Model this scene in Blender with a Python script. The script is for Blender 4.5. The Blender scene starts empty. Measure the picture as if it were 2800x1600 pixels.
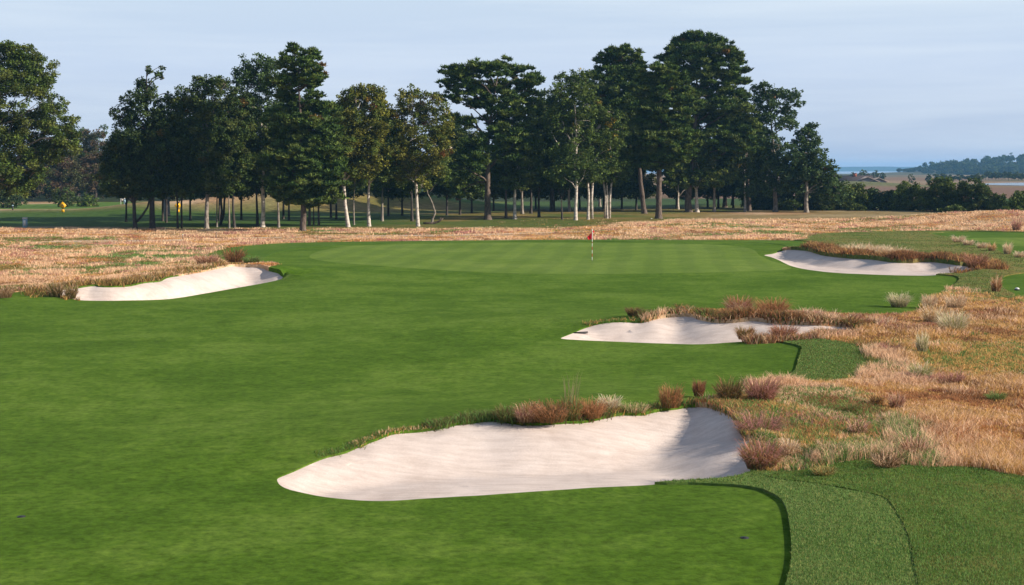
import bpy, math, random
import numpy as np
from mathutils import Vector, geometry
random.seed(7)
rng = np.random.default_rng(7)
SC = bpy.context.scene
COL = SC.collection
R = math.radians
# ------------------------------------------------------------------ camera model (2800 x 1600 photograph)
FPX, CX, CY, HZ, CAMH = 3888.9, 1400.0, 800.0, 465.0, 6.5
PITCH = math.atan((CY - HZ) / FPX)
cp, sp = math.cos(PITCH), math.sin(PITCH)
def ray(px, py):
    u = (np.asarray(px, float) - CX) / FPX; v = (CY - np.asarray(py, float)) / FPX
    return u, cp + v * sp, -sp + v * cp
def G(px, py, z=0.0):                       # where the sight line meets height z
    dx, dy, dz = ray(px, py); t = (z - CAMH) / dz
    return np.stack([dx * t, dy * t, np.zeros_like(t) + z], -1)
def AT(px, py, Y):                          # point on the sight line at distance Y
    dx, dy, dz = ray(px, py); t = Y / dy
    return np.array([dx * t, Y, CAMH + dz * t])
# ------------------------------------------------------------------ numeric noise
class VNoise:
    def __init__(s, seed):
        s.t = np.random.default_rng(seed).random((256, 256))
    def __call__(s, x, y, sc):
        x = np.asarray(x) / sc + 1000.3; y = np.asarray(y) / sc + 1000.7
        xi = np.floor(x).astype(int); yi = np.floor(y).astype(int)
        fx = x - xi; fy = y - yi; fx = fx * fx * (3 - 2 * fx); fy = fy * fy * (3 - 2 * fy)
        t = s.t; a = t[xi % 256, yi % 256]; b = t[(xi + 1) % 256, yi % 256]
        c = t[xi % 256, (yi + 1) % 256]; d = t[(xi + 1) % 256, (yi + 1) % 256]
        return (a * (1 - fx) + b * fx) * (1 - fy) + (c * (1 - fx) + d * fx) * fy
N1, N2, N3, N4 = VNoise(1), VNoise(2), VNoise(3), VNoise(4)
def sstep(a, b, x):
    t = np.clip((x - a) / (b - a), 0, 1); return t * t * (3 - 2 * t)
# ------------------------------------------------------------------ object helpers
def tag(o, label=None, cat=None, group=None, kind=None):
    if label: o['label'] = label
    if cat: o['category'] = cat
    if group: o['group'] = group
    if kind: o['kind'] = kind
    return o
def empty(name, loc, **k):
    o = bpy.data.objects.new(name, None); COL.objects.link(o); o.location = [float(c) for c in loc]
    o.empty_display_size = 0.2
    return tag(o, **k)
def mesh_np(name, V, Fs, mat, cols=None, parent=None, smooth=False, loc=None):
    """Fs: list of (M,k) index arrays"""
    V = np.asarray(V, np.float32).reshape(-1, 3)
    Fs = [np.asarray(f, np.int32) for f in (Fs if isinstance(Fs, list) else [Fs]) if len(f)]
    me = bpy.data.meshes.new(name)
    me.vertices.add(len(V)); me.vertices.foreach_set('co', V.ravel())
    idx = np.concatenate([f.ravel() for f in Fs]); tot = np.concatenate([np.full(len(f), f.shape[1], np.int32) for f in Fs])
    st = np.concatenate([[0], np.cumsum(tot)[:-1]]).astype(np.int32)
    me.loops.add(len(idx)); me.loops.foreach_set('vertex_index', idx)
    me.polygons.add(len(tot)); me.polygons.foreach_set('loop_start', st); me.polygons.foreach_set('loop_total', tot)
    if smooth: me.polygons.foreach_set('use_smooth', np.ones(len(tot), bool))
    if cols is not None:
        a = me.color_attributes.new('col', 'FLOAT_COLOR', 'POINT')
        c = np.ones((len(V), 4), np.float32); c[:, :3] = np.clip(cols, 0, 1); a.data.foreach_set('color', c.ravel())
    me.update(calc_edges=True); me.validate()
    if mat: me.materials.append(mat)
    o = bpy.data.objects.new(name, me); COL.objects.link(o)
    if parent: o.parent = parent
    if loc is not None: o.location = [float(c) for c in loc]
    return o
class MB:                                   # small solid builder
    def __init__(s): s.v = []; s.f = {}
    def add(s, v, f):
        b = len(s.v); s.v += [tuple(p) for p in v]
        for q in f: s.f.setdefault(len(q), []).append([b + i for i in q])
    def box(s, c, d, rz=0):
        x, y, z = [k / 2 for k in d]; ca, sa = math.cos(rz), math.sin(rz)
        P = [(i * x, j * y, k * z) for k in (-1, 1) for j in (-1, 1) for i in (-1, 1)]
        s.add([(c[0] + p[0] * ca - p[1] * sa, c[1] + p[0] * sa + p[1] * ca, c[2] + p[2]) for p in P],
              [(0, 2, 3, 1), (4, 5, 7, 6), (0, 1, 5, 4), (2, 6, 7, 3), (0, 4, 6, 2), (1, 3, 7, 5)])
    def tube(s, pts, rad, n=8, cap=True):
        pts = [np.asarray(p, float) for p in pts]; b = len(s.v)
        for i, p in enumerate(pts):
            d = pts[min(i + 1, len(pts) - 1)] - pts[max(i - 1, 0)]; d = d / (np.linalg.norm(d) + 1e-9)
            a = np.cross(d, (0, 1, 0) if abs(d[1]) < .9 else (1, 0, 0)); a /= np.linalg.norm(a); c = np.cross(d, a)
            for k in range(n):
                t = 2 * math.pi * k / n; s.v.append(tuple(p + rad[i] * (a * math.cos(t) + c * math.sin(t))))
        for i in range(len(pts) - 1):
            for k in range(n):
                k2 = (k + 1) % n
                s.f.setdefault(4, []).append([b + i * n + k, b + i * n + k2, b + (i + 1) * n + k2, b + (i + 1) * n + k])
        if cap:
            s.f.setdefault(n, []).append([b + k for k in range(n)][::-1])
            s.f.setdefault(n, []).append([b + (len(pts) - 1) * n + k for k in range(n)])
    def lathe(s, c, prof, n=16):
        s.tube([(c[0], c[1], c[2] + z) for r, z in prof], [max(r, 1e-4) for r, z in prof], n)
    def prism(s, poly, y0, y1, f=lambda p: p):      # polygon in x,z pushed along y
        n = len(poly); v = [f((x, y0, z)) for x, z in poly] + [f((x, y1, z)) for x, z in poly]
        s.add(v, [tuple(range(n)), tuple(range(2 * n - 1, n - 1, -1))] + [(i, i + n, (i + 1) % n + n, (i + 1) % n) for i in range(n)])
    def build(s, name, mat, parent=None, smooth=False, loc=None):
        return mesh_np(name, s.v, [np.array(q) for q in s.f.values()], mat, parent=parent, smooth=smooth, loc=loc)
# ------------------------------------------------------------------ materials
def mat(name):
    m = bpy.data.materials.new(name); m.use_nodes = True; t = m.node_tree; t.nodes.clear()
    out = t.nodes.new('ShaderNodeOutputMaterial')
    return m, t, t.nodes, t.links, out
def nd(N, typ, **k):
    n = N.new(typ)
    for a, b in k.items(): setattr(n, a, b)
    return n
def ramp(N, pts, interp='LINEAR'):
    r = N.new('ShaderNodeValToRGB'); r.color_ramp.interpolation = interp; e = r.color_ramp.elements
    while len(e) < len(pts): e.new(.5)
    for i, (p, c) in enumerate(pts): e[i].position = p; e[i].color = (*c, 1) if len(c) == 3 else c
    return r
def noise(N, L, vec, scale, detail=4, rough=.55, dist=0):
    n = nd(N, 'ShaderNodeTexNoise'); n.inputs['Scale'].default_value = scale; n.inputs['Detail'].default_value = detail
    n.inputs['Roughness'].default_value = rough; n.inputs['Distortion'].default_value = dist; L.new(vec, n.inputs['Vector']); return n
def mix(N, L, fac, a, b, mode='MIX'):
    m = nd(N, 'ShaderNodeMix', data_type='RGBA', blend_type=mode)
    for s, v in ((0, fac), (6, a), (7, b)):
        if hasattr(v, 'is_output') or hasattr(v, 'links'): L.new(v, m.inputs[s])
        elif s == 0: m.inputs[0].default_value = v
        else: m.inputs[s].default_value = (*v, 1)
    return m.outputs[2]
def simple(name, col, rough=.7, spec=.3, metal=0):
    m, t, N, L, out = mat(name); b = nd(N, 'ShaderNodeBsdfPrincipled')
    pos = nd(N, 'ShaderNodeTexCoord').outputs['Object']
    n = noise(N, L, pos, 9, 4)
    r = ramp(N, [(.3, tuple(c * .82 for c in col)), (.7, tuple(min(c * 1.12, 1) for c in col))])
    L.new(n.outputs[0], r.inputs[0]); L.new(r.outputs[0], b.inputs['Base Color'])
    b.inputs['Roughness'].default_value = rough; b.inputs['Specular IOR Level'].default_value = spec; b.inputs['Metallic'].default_value = metal
    L.new(b.outputs[0], out.inputs[0]); return m
def leafmat(name, trans=.28, spec=.25, rough=.55):
    m, t, N, L, out = mat(name); a = nd(N, 'ShaderNodeAttribute', attribute_name='col')
    b = nd(N, 'ShaderNodeBsdfPrincipled'); b.inputs['Roughness'].default_value = rough; b.inputs['Specular IOR Level'].default_value = spec
    tr = nd(N, 'ShaderNodeBsdfTranslucent'); mx = nd(N, 'ShaderNodeMixShader'); mx.inputs[0].default_value = trans
    L.new(a.outputs[0], b.inputs['Base Color']); L.new(a.outputs[0], tr.inputs[0])
    L.new(b.outputs[0], mx.inputs[1]); L.new(tr.outputs[0], mx.inputs[2]); L.new(mx.outputs[0], out.inputs[0]); return m
def turf(name, stops, fine=14, bump=.25, streak=True, tan=0.0, stripes=None):
    """mown grass: patchy colour at several sizes and a fine bump"""
    m, t, N, L, out = mat(name); b = nd(N, 'ShaderNodeBsdfPrincipled'); pos = nd(N, 'ShaderNodeNewGeometry').outputs['Position']
    n1 = noise(N, L, pos, .16, 5, .6, .4); n2 = noise(N, L, pos, 1.1, 5, .65); n3 = noise(N, L, pos, fine, 5, .75)
    ad = nd(N, 'ShaderNodeMath', operation='MULTIPLY_ADD'); L.new(n2.outputs[0], ad.inputs[0]); ad.inputs[1].default_value = .55
    mu = nd(N, 'ShaderNodeMath', operation='MULTIPLY_ADD'); L.new(n1.outputs[0], mu.inputs[0]); mu.inputs[1].default_value = .75; mu.inputs[2].default_value = -.15
    L.new(mu.outputs[0], ad.inputs[2])
    r = ramp(N, [(.38, stops[0]), (.5, stops[1]), (.62, stops[2])]); L.new(ad.outputs[0], r.inputs[0]); c = r.outputs[0]
    f = ramp(N, [(.3, (.5, .52, .5)), (.5, (1, 1, 1)), (.7, (1.5, 1.42, 1.3))]); L.new(n3.outputs[0], f.inputs[0])
    c = mix(N, L, .95, c, f.outputs[0], 'MULTIPLY')
    # sparse worn / dark spots
    n4 = noise(N, L, pos, .55, 6, .75, 1.2); rs = ramp(N, [(.66, (0, 0, 0)), (.8, (1, 1, 1))]); L.new(n4.outputs[0], rs.inputs[0])
    ml = nd(N, 'ShaderNodeMath', operation='MULTIPLY'); L.new(rs.outputs[0], ml.inputs[0]); ml.inputs[1].default_value = .35
    c = mix(N, L, ml.outputs[0], c, (.045, .065, .02))
    if tan:
        n5 = noise(N, L, pos, .4, 5, .7, .8); rt = ramp(N, [(.5, (0, 0, 0)), (.68, (1, 1, 1))]); L.new(n5.outputs[0], rt.inputs[0])
        mt = nd(N, 'ShaderNodeMath', operation='MULTIPLY'); L.new(rt.outputs[0], mt.inputs[0]); mt.inputs[1].default_value = tan
        c = mix(N, L, mt.outputs[0], c, (.22, .14, .055))
    if stripes:
        mp = nd(N, 'ShaderNodeMapping'); mp.inputs['Rotation'].default_value = (0, 0, R(stripes[0])); L.new(pos, mp.inputs[0])
        w = nd(N, 'ShaderNodeTexWave', wave_type='BANDS'); w.inputs['Scale'].default_value = stripes[1]; w.inputs['Distortion'].default_value = 1.2
        w.inputs['Detail'].default_value = 2; w.inputs['Detail Scale'].default_value = .6; L.new(mp.outputs[0], w.inputs[0])
        rw = ramp(N, [(.3, (.84, .86, .9)), (.7, (1.16, 1.13, 1.06))]); L.new(w.outputs[1], rw.inputs[0])
        c = mix(N, L, stripes[2], c, rw.outputs[0], 'MULTIPLY')
    L.new(c, b.inputs['Base Color']); b.inputs['Roughness'].default_value = .8; b.inputs['Specular IOR Level'].default_value = .0
    b.inputs['Sheen Weight'].default_value = .08; b.inputs['Sheen Roughness'].default_value = .25; b.inputs['Sheen Tint'].default_value = (.8, 1., .4, 1)
    bp = nd(N, 'ShaderNodeBump'); bp.inputs['Strength'].default_value = bump; bp.inputs['Distance'].default_value = .05
    L.new(n3.outputs[0], bp.inputs['Height']); L.new(bp.outputs[0], b.inputs['Normal'])
    L.new(b.outputs[0], out.inputs[0]); return m
M = {}
M['fairway'] = turf('fairway_turf', [(.045, .097, .009), (.064, .125, .013), (.093, .158, .022)], fine=5, bump=.5)
M['green'] = turf('green_turf', [(.090, .152, .024), (.108, .173, .031), (.132, .194, .040)], fine=22, bump=.15, stripes=(5.7, .13, .45))
M['collar'] = turf('collar_turf', [(.044, .100, .011), (.060, .120, .016), (.084, .143, .022)], fine=16, bump=.2)
M['first_cut'] = turf('first_cut_turf', [(.065, .12, .025), (.095, .155, .04), (.135, .18, .055)], fine=7, bump=.8, tan=.2)
M['first_cut2'] = turf('rough_cut_turf', [(.045, .09, .014), (.072, .125, .022), (.115, .15, .034)], fine=7, bump=.8, tan=.5)
M['rough_mid'] = turf('meadow_turf', [(.06, .09, .02), (.10, .13, .035), (.18, .16, .06)], fine=5, bump=.8, tan=.75)
def groundmat():
    m, t, N, L, out = mat('dry_meadow_soil'); b = nd(N, 'ShaderNodeBsdfPrincipled'); pos = nd(N, 'ShaderNodeNewGeometry').outputs['Position']
    a = nd(N, 'ShaderNodeAttribute', attribute_name='col')
    n1 = noise(N, L, pos, .9, 6, .7, .5); n2 = noise(N, L, pos, 7, 4, .7)
    r1 = ramp(N, [(.3, (.55, .52, .5)), (.5, (1, 1, 1)), (.7, (1.4, 1.35, 1.3))]); L.new(n1.outputs[0], r1.inputs[0])
    r2 = ramp(N, [(.3, (.6, .58, .55)), (.7, (1.3, 1.3, 1.3))]); L.new(n2.outputs[0], r2.inputs[0])
    c = mix(N, L, 1, a.outputs[0], r1.outputs[0], 'MULTIPLY'); c = mix(N, L, .8, c, r2.outputs[0], 'MULTIPLY')
    L.new(c, b.inputs['Base Color']); b.inputs['Roughness'].default_value = .9; b.inputs['Specular IOR Level'].default_value = .1
    bp = nd(N, 'ShaderNodeBump'); bp.inputs['Strength'].default_value = .8; bp.inputs['Distance'].default_value = .12
    L.new(n1.outputs[0], bp.inputs['Height']); L.new(bp.outputs[0], b.inputs['Normal']); L.new(b.outputs[0], out.inputs[0]); return m
M['ground'] = groundmat()
def sandmat():
    m, t, N, L, out = mat('bunker_sand'); b = nd(N, 'ShaderNodeBsdfPrincipled'); pos = nd(N, 'ShaderNodeNewGeometry').outputs['Position']
    n1 = noise(N, L, pos, .7, 6, .6, .8); n2 = noise(N, L, pos, 30, 3, .6)
    r = ramp(N, [(.3, (.52, .435, .385)), (.5, (.60, .515, .462)), (.7, (.65, .565, .51))]); L.new(n1.outputs[0], r.inputs[0])
    f = ramp(N, [(.3, (.9, .9, .9)), (.7, (1.06, 1.06, 1.06))]); L.new(n2.outputs[0], f.inputs[0])
    c = mix(N, L, 1, r.outputs[0], f.outputs[0], 'MULTIPLY')
    mp = nd(N, 'ShaderNodeMapping'); mp.inputs['Rotation'].default_value = (0, 0, R(14)); mp.inputs['Scale'].default_value = (.12, 1, 1); L.new(pos, mp.inputs[0])
    rk = noise(N, L, mp.outputs[0], 7, 3, .6, .3)          # rake furrows
    rr = ramp(N, [(.35, (.90, .89, .88)), (.6, (1.03, 1.03, 1.03))]); L.new(rk.outputs[0], rr.inputs[0]); c = mix(N, L, 1, c, rr.outputs[0], 'MULTIPLY')
    L.new(c, b.inputs['Base Color']); b.inputs['Roughness'].default_value = .9; b.inputs['Specular IOR Level'].default_value = .1
    ad = nd(N, 'ShaderNodeMath', operation='ADD'); L.new(rk.outputs[0], ad.inputs[0]); L.new(n2.outputs[0], ad.inputs[1])
    bp = nd(N, 'ShaderNodeBump'); bp.inputs['Strength'].default_value = .2; bp.inputs['Distance'].default_value = .04
    L.new(ad.outputs[0], bp.inputs['Height']); L.new(bp.outputs[0], b.inputs['Normal']); L.new(b.outputs[0], out.inputs[0]); return m
M['sand'] = sandmat()
M['path'] = simple('sandy_path', (.52, .43, .34), .9, .1)
def watermat():
    m, t, N, L, out = mat('bay_water'); b = nd(N, 'ShaderNodeBsdfPrincipled'); pos = nd(N, 'ShaderNodeNewGeometry').outputs['Position']
    b.inputs['Base Color'].default_value = (.03, .06, .09, 1); b.inputs['Roughness'].default_value = .12
    n = noise(N, L, pos, .35, 4); bp = nd(N, 'ShaderNodeBump'); bp.inputs['Strength'].default_value = .25; bp.inputs['Distance'].default_value = .3
    L.new(n.outputs[0], bp.inputs['Height']); L.new(bp.outputs[0], b.inputs['Normal']); L.new(b.outputs[0], out.inputs[0]); return m
M['water'] = watermat()
M['leaf'] = leafmat('broad_leaf', .25, .12)
M['needle'] = leafmat('pine_needle', .12, .1)
M['blade'] = leafmat('grass_blade', .35, .15, .7)
def bark(name, c0, c1, c2, zs=.35, scale=5):
    m, t, N, L, out = mat(name); b = nd(N, 'ShaderNodeBsdfPrincipled'); pos = nd(N, 'ShaderNodeTexCoord').outputs['Object']
    mp = nd(N, 'ShaderNodeMapping'); mp.inputs['Scale'].default_value = (1, 1, zs); L.new(pos, mp.inputs[0])
    n = noise(N, L, mp.outputs[0], scale, 5, .7, .4); r = ramp(N, [(.34, c0), (.5, c1), (.66, c2)]); L.new(n.outputs[0], r.inputs[0])
    L.new(r.outputs[0], b.inputs['Base Color']); b.inputs['Roughness'].default_value = .9; b.inputs['Specular IOR Level'].default_value = .1
    bp = nd(N, 'ShaderNodeBump'); bp.inputs['Strength'].default_value = .7; bp.inputs['Distance'].default_value = .08
    L.new(n.outputs[0], bp.inputs['Height']); L.new(bp.outputs[0], b.inputs['Normal']); L.new(b.outputs[0], out.inputs[0]); return m
M['b_pine'] = bark('pine_bark', (.05, .038, .032), (.11, .085, .07), (.18, .14, .115))
M['b_oak'] = bark('oak_bark', (.10, .085, .07), (.22, .19, .16), (.36, .32, .27))
M['b_birch'] = bark('pale_bark', (.16, .13, .11), (.52, .46, .40), (.66, .60, .53), zs=1.6, scale=2.2)
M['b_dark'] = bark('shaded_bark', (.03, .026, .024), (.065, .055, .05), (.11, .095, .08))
# ------------------------------------------------------------------ outlines, traced in photograph pixels
def Z6(l): return [(x * .3768, 540 + y * .3768) for x, y in l]
def Z5(l): return [(2000 + x * .3296, 380 + y * .3296) for x, y in l]
def Z7(l): return [(1400 + x * .5495, 600 + y * .5495) for x, y in l]
def ZA(l): return [(700 + x * .314, 1000 + y * .314) for x, y in l]
def ZB(l): return [(1100 + x * .3925, 980 + y * .3925) for x, y in l]
def Z3(l): return [(1960 + x * .3434, 740 + y * .3434) for x, y in l]
def Z2(l): return [(1960 + x * .4122, 1000 + y * .4122) for x, y in l]
def undul(x, y):
    f = sstep(20, 60, y) * (1 - sstep(600, 900, y))
    return (.05 * np.sin(x / 6.1 + 1.3) * np.sin(y / 9.5 + .4) + .06 * np.sin(x / 13. - .6 + y / 21.)) * (.35 + .65 * f) * (1 - sstep(55, 75, y) * .5)
# bunkers: back edge (pixel, lip height, lip drop, slope width) then front edge
BK = {}
def bunker(key, back, front, floor, L):
    P = []
    bx = np.array([p[0][0] for p in back]); by = np.array([p[0][1] for p in back]); kx = 95 if key in ('near', 'middle') else 70
    for i, ((px, py), zl, drop, w) in enumerate(back):
        wt = np.exp(-((bx - px) / kx) ** 2); wt[:3 if key == 'west' else 0] = 0; A = np.polyfit(bx - px, by, 1, w=wt) if 2 < i < len(back) - 2 else (0, py)
        g = G(px, A[1], zl); zn = AT(px, py, g[1])[2] if 2 < i < len(back) - 2 else zl
        P.append((g[0], g[1], float(np.clip(zn, zl * .6, zl + .22)), drop, w))
    for (px, py), zl, drop, w in front:
        g = G(px, py, zl); P.append((g[0], g[1], zl, drop, w))
    P = np.array(P); n = len(P); out = []
    for i in range(n):                                     # closed Catmull-Rom
        a, b, c, d = P[i - 1], P[i], P[(i + 1) % n], P[(i + 2) % n]
        k = max(2, int(np.hypot(*(c - b)[:2]) / .22))
        for t in np.arange(k) / k:
            q = .5 * ((2 * b) + (-a + c) * t + (2 * a - 5 * b + 4 * c - d) * t * t + (-a + 3 * b - 3 * c + d) * t ** 3)
            q[3:] = b[3:] * (1 - t) + c[3:] * t
            out.append(q)
    B = np.array(out)
    jit = (N2(B[:, 0], B[:, 1], .45) - .5) * .22 * np.clip(B[:, 3] / .2, .1, 1)
    B[:, 1] += jit; BK[key] = dict(B=B, floor=floor, L=L)
def pt(l, z, d, w):
    n = len(l)
    f = lambda v, i: v if not isinstance(v, (list, tuple)) else float(np.interp(i / max(n - 1, 1), np.linspace(0, 1, len(v)), v))
    return [((x, y), f(z, i), f(d, i), f(w, i)) for i, (x, y) in enumerate(l)]
bunker('near',
  pt(ZA([(185, 985), (230, 955), (330, 915), (450, 860), (560, 815), (640, 790), (700, 768), (780, 755), (880, 715), (920, 690), (990, 655), (1050, 640), (1130, 600), (1220, 574), (1340, 570), (1460, 563), (1560, 545), (1620, 535), (1700, 505), (1800, 500), (1900, 490), (1990, 470), (2040, 463), (2140, 468), (2180, 490), (2300, 500)])
     + ZB([(850, 455), (960, 455), (1130, 440), (1250, 440), (1400, 410), (1440, 395), (1540, 380), (1680, 388), (1710, 370), (1800, 355), (1920, 340), (2000, 328), (2130, 328), (2300, 330), (2420, 345), (2470, 400)]),
     [0, .12, .25, .38, .45, .5, .5, .5, .48, .42, .32], [.02, .05, .06, .06, .07, .08], [.8, 1.6, 2.2, 2.4, 2.4, 2.2])
  + pt(ZB([(2450, 480), (2420, 560), (2420, 650), (2430, 720), (2430, 780), (2400, 818)]), [.38, .31, .25, .18, .08, .03], .08, [2.4, 2.2, 2., 1.7, 1.2, .7]),
  pt(ZB([(2300, 845), (2150, 860), (1900, 872), (1700, 888), (1400, 902), (1100, 920), (800, 940), (500, 960), (200, 977)])
     + ZA([(1200, 1182), (1000, 1180), (800, 1168), (600, 1145), (450, 1120), (300, 1085), (220, 1050), (190, 1015)]), 0, .04, .7), -.32, 6)
bunker('middle',
  pt(Z7([(245, 592), (300, 568), (370, 540), (450, 516), (560, 508), (640, 515), (680, 500), (740, 486), (800, 479), (890, 473), (920, 485), (1000, 504), (1100, 504), (1200, 492), (1300, 508), (1400, 513), (1550, 515), (1640, 525), (1720, 540)]),
     [0, .2, .4, .5, .55, .6, .6, .6, .55, .45], [.03, .06, .08, .1, .12, .12, .12, .1], [.8, 1.8, 2.2, 2.2, 2, 2, 2, 1.2]),
  pt(Z7([(1735, 560), (1650, 576), (1480, 590), (1300, 604), (1130, 613), (1000, 622), (900, 625), (700, 620), (500, 612), (350, 606), (255, 600)]),
     [.3, .2, .15, .1, .05, 0, 0, 0, 0, 0, 0], [.12, .1, .06, .04, .04, .04], .8), -.35, 8)
bunker('far',
  pt(Z5([(270, 963), (350, 945), (400, 925), (450, 908), (510, 902), (570, 905), (640, 912), (760, 945), (960, 968), (1150, 977), (1340, 1000), (1480, 1005), (1640, 996), (1780, 1012), (1900, 1028), (1960, 1042), (2050, 1088)]),
     [0, .2, .35, .45, .48, .48, .45, .42, .4, .3, .2], [.04, .12, .2, .22, .22, .22, .2, .12], [1, 2, 2.5, 2.5, 2.5, 2.5, 2, 1]),
  pt(Z5([(1960, 1108), (1850, 1118), (1740, 1124), (1640, 1132), (1400, 1130), (1100, 1120), (850, 1108), (700, 1092), (600, 1078), (500, 1055), (440, 1030), (390, 1005), (330, 982)]), 0, .05, 1), -.28, 8)
bunker('west',
  pt(Z6([(480, 735), (425, 716), (405, 672), (540, 656), (690, 634), (720, 645), (800, 645), (930, 640), (1050, 615), (1165, 605), (1210, 580), (1330, 560), (1480, 535), (1570, 515), (1680, 493), (1760, 495), (1880, 492), (1950, 510), (2040, 525), (2110, 545), (2122, 562)]),
     [.1, .5, .6, .6, .6, .6, .6, .6, .5, .3], [.04, .06, .06, .06, .06, .08, .25, .3], [1, 1.6, 2, 2.4, 2.8, 2.8, 2, 1.2]),
  pt(Z6([(2100, 582), (2000, 606), (1880, 630), (1700, 661), (1500, 696), (1300, 729), (1150, 743), (900, 749), (700, 751), (560, 746)]), 0, .04, 1), -.4, 8)
def mound(x, y):
    x = np.asarray(x, float); y = np.asarray(y, float); h = np.zeros_like(x)
    for b in BK.values():
        B = b['B']; m = (np.abs(x - B[:, 0].mean()) < 40) & (np.abs(y - B[:, 1].mean()) < 50)
        if not m.any(): continue
        d2 = (x[m][:, None] - B[:, 0]) ** 2 + (y[m][:, None] - B[:, 1]) ** 2
        w = 1 / (d2 + .02) ** 2
        h[m] += (w * B[:, 2]).sum(1) / w.sum(1) * np.exp(-d2.min(1) / b['L'] ** 2)
    return h
FARM = []                                       # far mounds: x, y, rx, ry, h
for px, py, rx, ry, h in [(390, 583, 5, 9, 1.0), (330, 580, 6, 8, .5), (560, 578, 9, 10, 1.3), (650, 578, 7, 9, 1.1), (760, 577, 7, 9, 1.4), (860, 577, 7, 8, 1.1), (950, 575, 5, 9, 1.2), (1035, 571, 5, 8, 2.0), (1090, 572, 7, 9, 1.3), (1180, 571, 10, 10, 1.0), (1250, 568, 10, 9, .9), (180, 584, 9, 6, .35), (40, 583, 10, 6, .4), (2700, 605, 12, 7, 1.1), (2800, 612, 10, 6, 1.0), (1900, 640, 14, 5, .25), (2080, 615, 14, 8, .3), (1950, 566, 12, 10, .5)]:
    g = G(px, py); FARM.append((g[0], g[1], rx, ry, h))
FARM.append((137, 560, 22, 26, 1.9)); FARM.append((110, 555, 20, 20, 1.2))
def zg(x, y):
    x = np.atleast_1d(np.asarray(x, float)); y = np.atleast_1d(np.asarray(y, float))
    z = undul(x, y) + mound(x, y)
    for mx, my, rx, ry, h in FARM: z += h * np.exp(-((x - mx) / rx) ** 2 - ((y - my) / ry) ** 2)
    return z
def zg1(x, y): return float(zg(x, y)[0])
def GZ(px, py):
    z = 0.
    for _ in range(12):
        g = G(px, py, z); z = .5 * z + .5 * zg1(g[0], g[1])
    return np.array([g[0], g[1], zg1(g[0], g[1])])
# ------------------------------------------------------------------ region outlines
def poly(pts, z=0., smooth=True):
    P = np.array([G(p[0], p[1], p[2] if len(p) > 2 else z)[:2] for p in pts]); n = len(P); out = []
    for i in range(n):
        a, b, c, d = P[i - 1], P[i], P[(i + 1) % n], P[(i + 2) % n]
        dist = np.hypot(*(c - b)); k = max(1, int(dist / max(.3, .008 * min(b[1], c[1])))); k = min(k, 40)
        sm = smooth and dist < 25 and np.hypot(*(b - a)) < 25 and np.hypot(*(d - c)) < 25
        for t in np.arange(k) / k:
            if sm: q = .5 * ((2 * b) + (-a + c) * t + (2 * a - 5 * b + 4 * c - d) * t * t + (-a + 3 * b - 3 * c + d) * t ** 3)
            else: q = b * (1 - t) + c * t
            out.append(q)
    return np.array(out)
lz = .5
PL = {}
PL['fairway'] = poly([(-700, 1950), (-700, 835), (-200, 825), (0, 821), (102, 817), (166, 819), (250, 800), (600, 775), (740, 755), (755, 740), (725, 722), (722, 708), (756, 692), (829, 678), (960, 669), (1100, 664), (1400, 661), (1620, 661), (1800, 662), (2000, 662), (2120, 668), (2150, 678), (2140, 694), (2200, 712), (2400, 742), (2560, 752), (2610, 756), (2622, 768)]
  + Z3([(1850, 140), (1750, 210), (1650, 280)]) + [(2509, 842, .3), (2406, 842, .5), (2321, 842, .5), (2259, 838, .5), (2183, 834, .5), (2097, 830, .5), (2025, 832, .5), (1960, 838, .5), (1895, 842, .5), (1800, 868, .5), (1708, 894, .3), (1650, 905, .2), (1620, 915, .1), (1640, 925), (1750, 935), (1900, 938), (2025, 937), (2080, 940), (2121, 944), (2159, 953), (2190, 964), (2188, 980), (2181, 1001), (2176, 1021), (2163, 1037), (2145, 1046), (2125, 1052), (2097, 1060), (2050, 1075)]
  + [(2003, 1098, .3), (1885, 1108, .5), (1800, 1124, .45), (1689, 1150, .4), (1532, 1168, .4), (1375, 1176, .4), (1257, 1182, .4), (1198, 1186, .4), (1100, 1200, .4), (1005, 1232, .25), (950, 1262, .1), (980, 1290), (1700, 1300), (1767, 1326), (1880, 1328), (1960, 1332), (2001, 1334), (2042, 1340), (2084, 1350), (2117, 1367), (2137, 1383), (2150, 1408), (2156, 1437), (2160, 1466), (2164, 1515), (2162, 1556), (2152, 1600), (2120, 1700), (2050, 1950)])
PL['green'] = poly([(846, 703), (868, 688), (920, 677), (967, 671), (1099, 667), (1250, 665), (1429, 664), (1648, 664), (1785, 665), (1923, 668), (2010, 674), (2059, 690), (2080, 700), (2110, 714), (2160, 728), (2150, 737), (2059, 741), (1978, 744), (1840, 746), (1648, 748), (1400, 747), (1250, 742), (1099, 734), (967, 724), (879, 714)])
PL['first_cut'] = poly([(1750, 1318), (1940, 1310), (2000, 1303), (2051, 1301), (2207, 1307), (2310, 1297), (2372, 1291), (2455, 1301), (2529, 1311), (2620, 1307), (2702, 1313), (2800, 1330), (3300, 1370), (3300, 1950), (1900, 1950)])
PL['mow'] = poly([(2100, 1318), (2207, 1307), (2310, 1297), (2372, 1291), (2455, 1301), (2529, 1311), (2620, 1307), (2702, 1313), (2800, 1330), (3300, 1370), (3300, 1950), (2530, 1950), (2520, 1700), (2508, 1600), (2500, 1569), (2492, 1515), (2475, 1466), (2446, 1416), (2413, 1383), (2330, 1363), (2230, 1342)])
PL['mid_cut'] = poly([(1950, 932), (2100, 933), (2152, 936), (2200, 939), (2259, 946), (2303, 955), (2338, 963), (2362, 977), (2374, 994), (2370, 1015), (2355, 1035), (2331, 1051), (2286, 1059), (2235, 1064), (2166, 1068), (2115, 1070), (2030, 1085), (2000, 1040), (1980, 960)])
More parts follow.
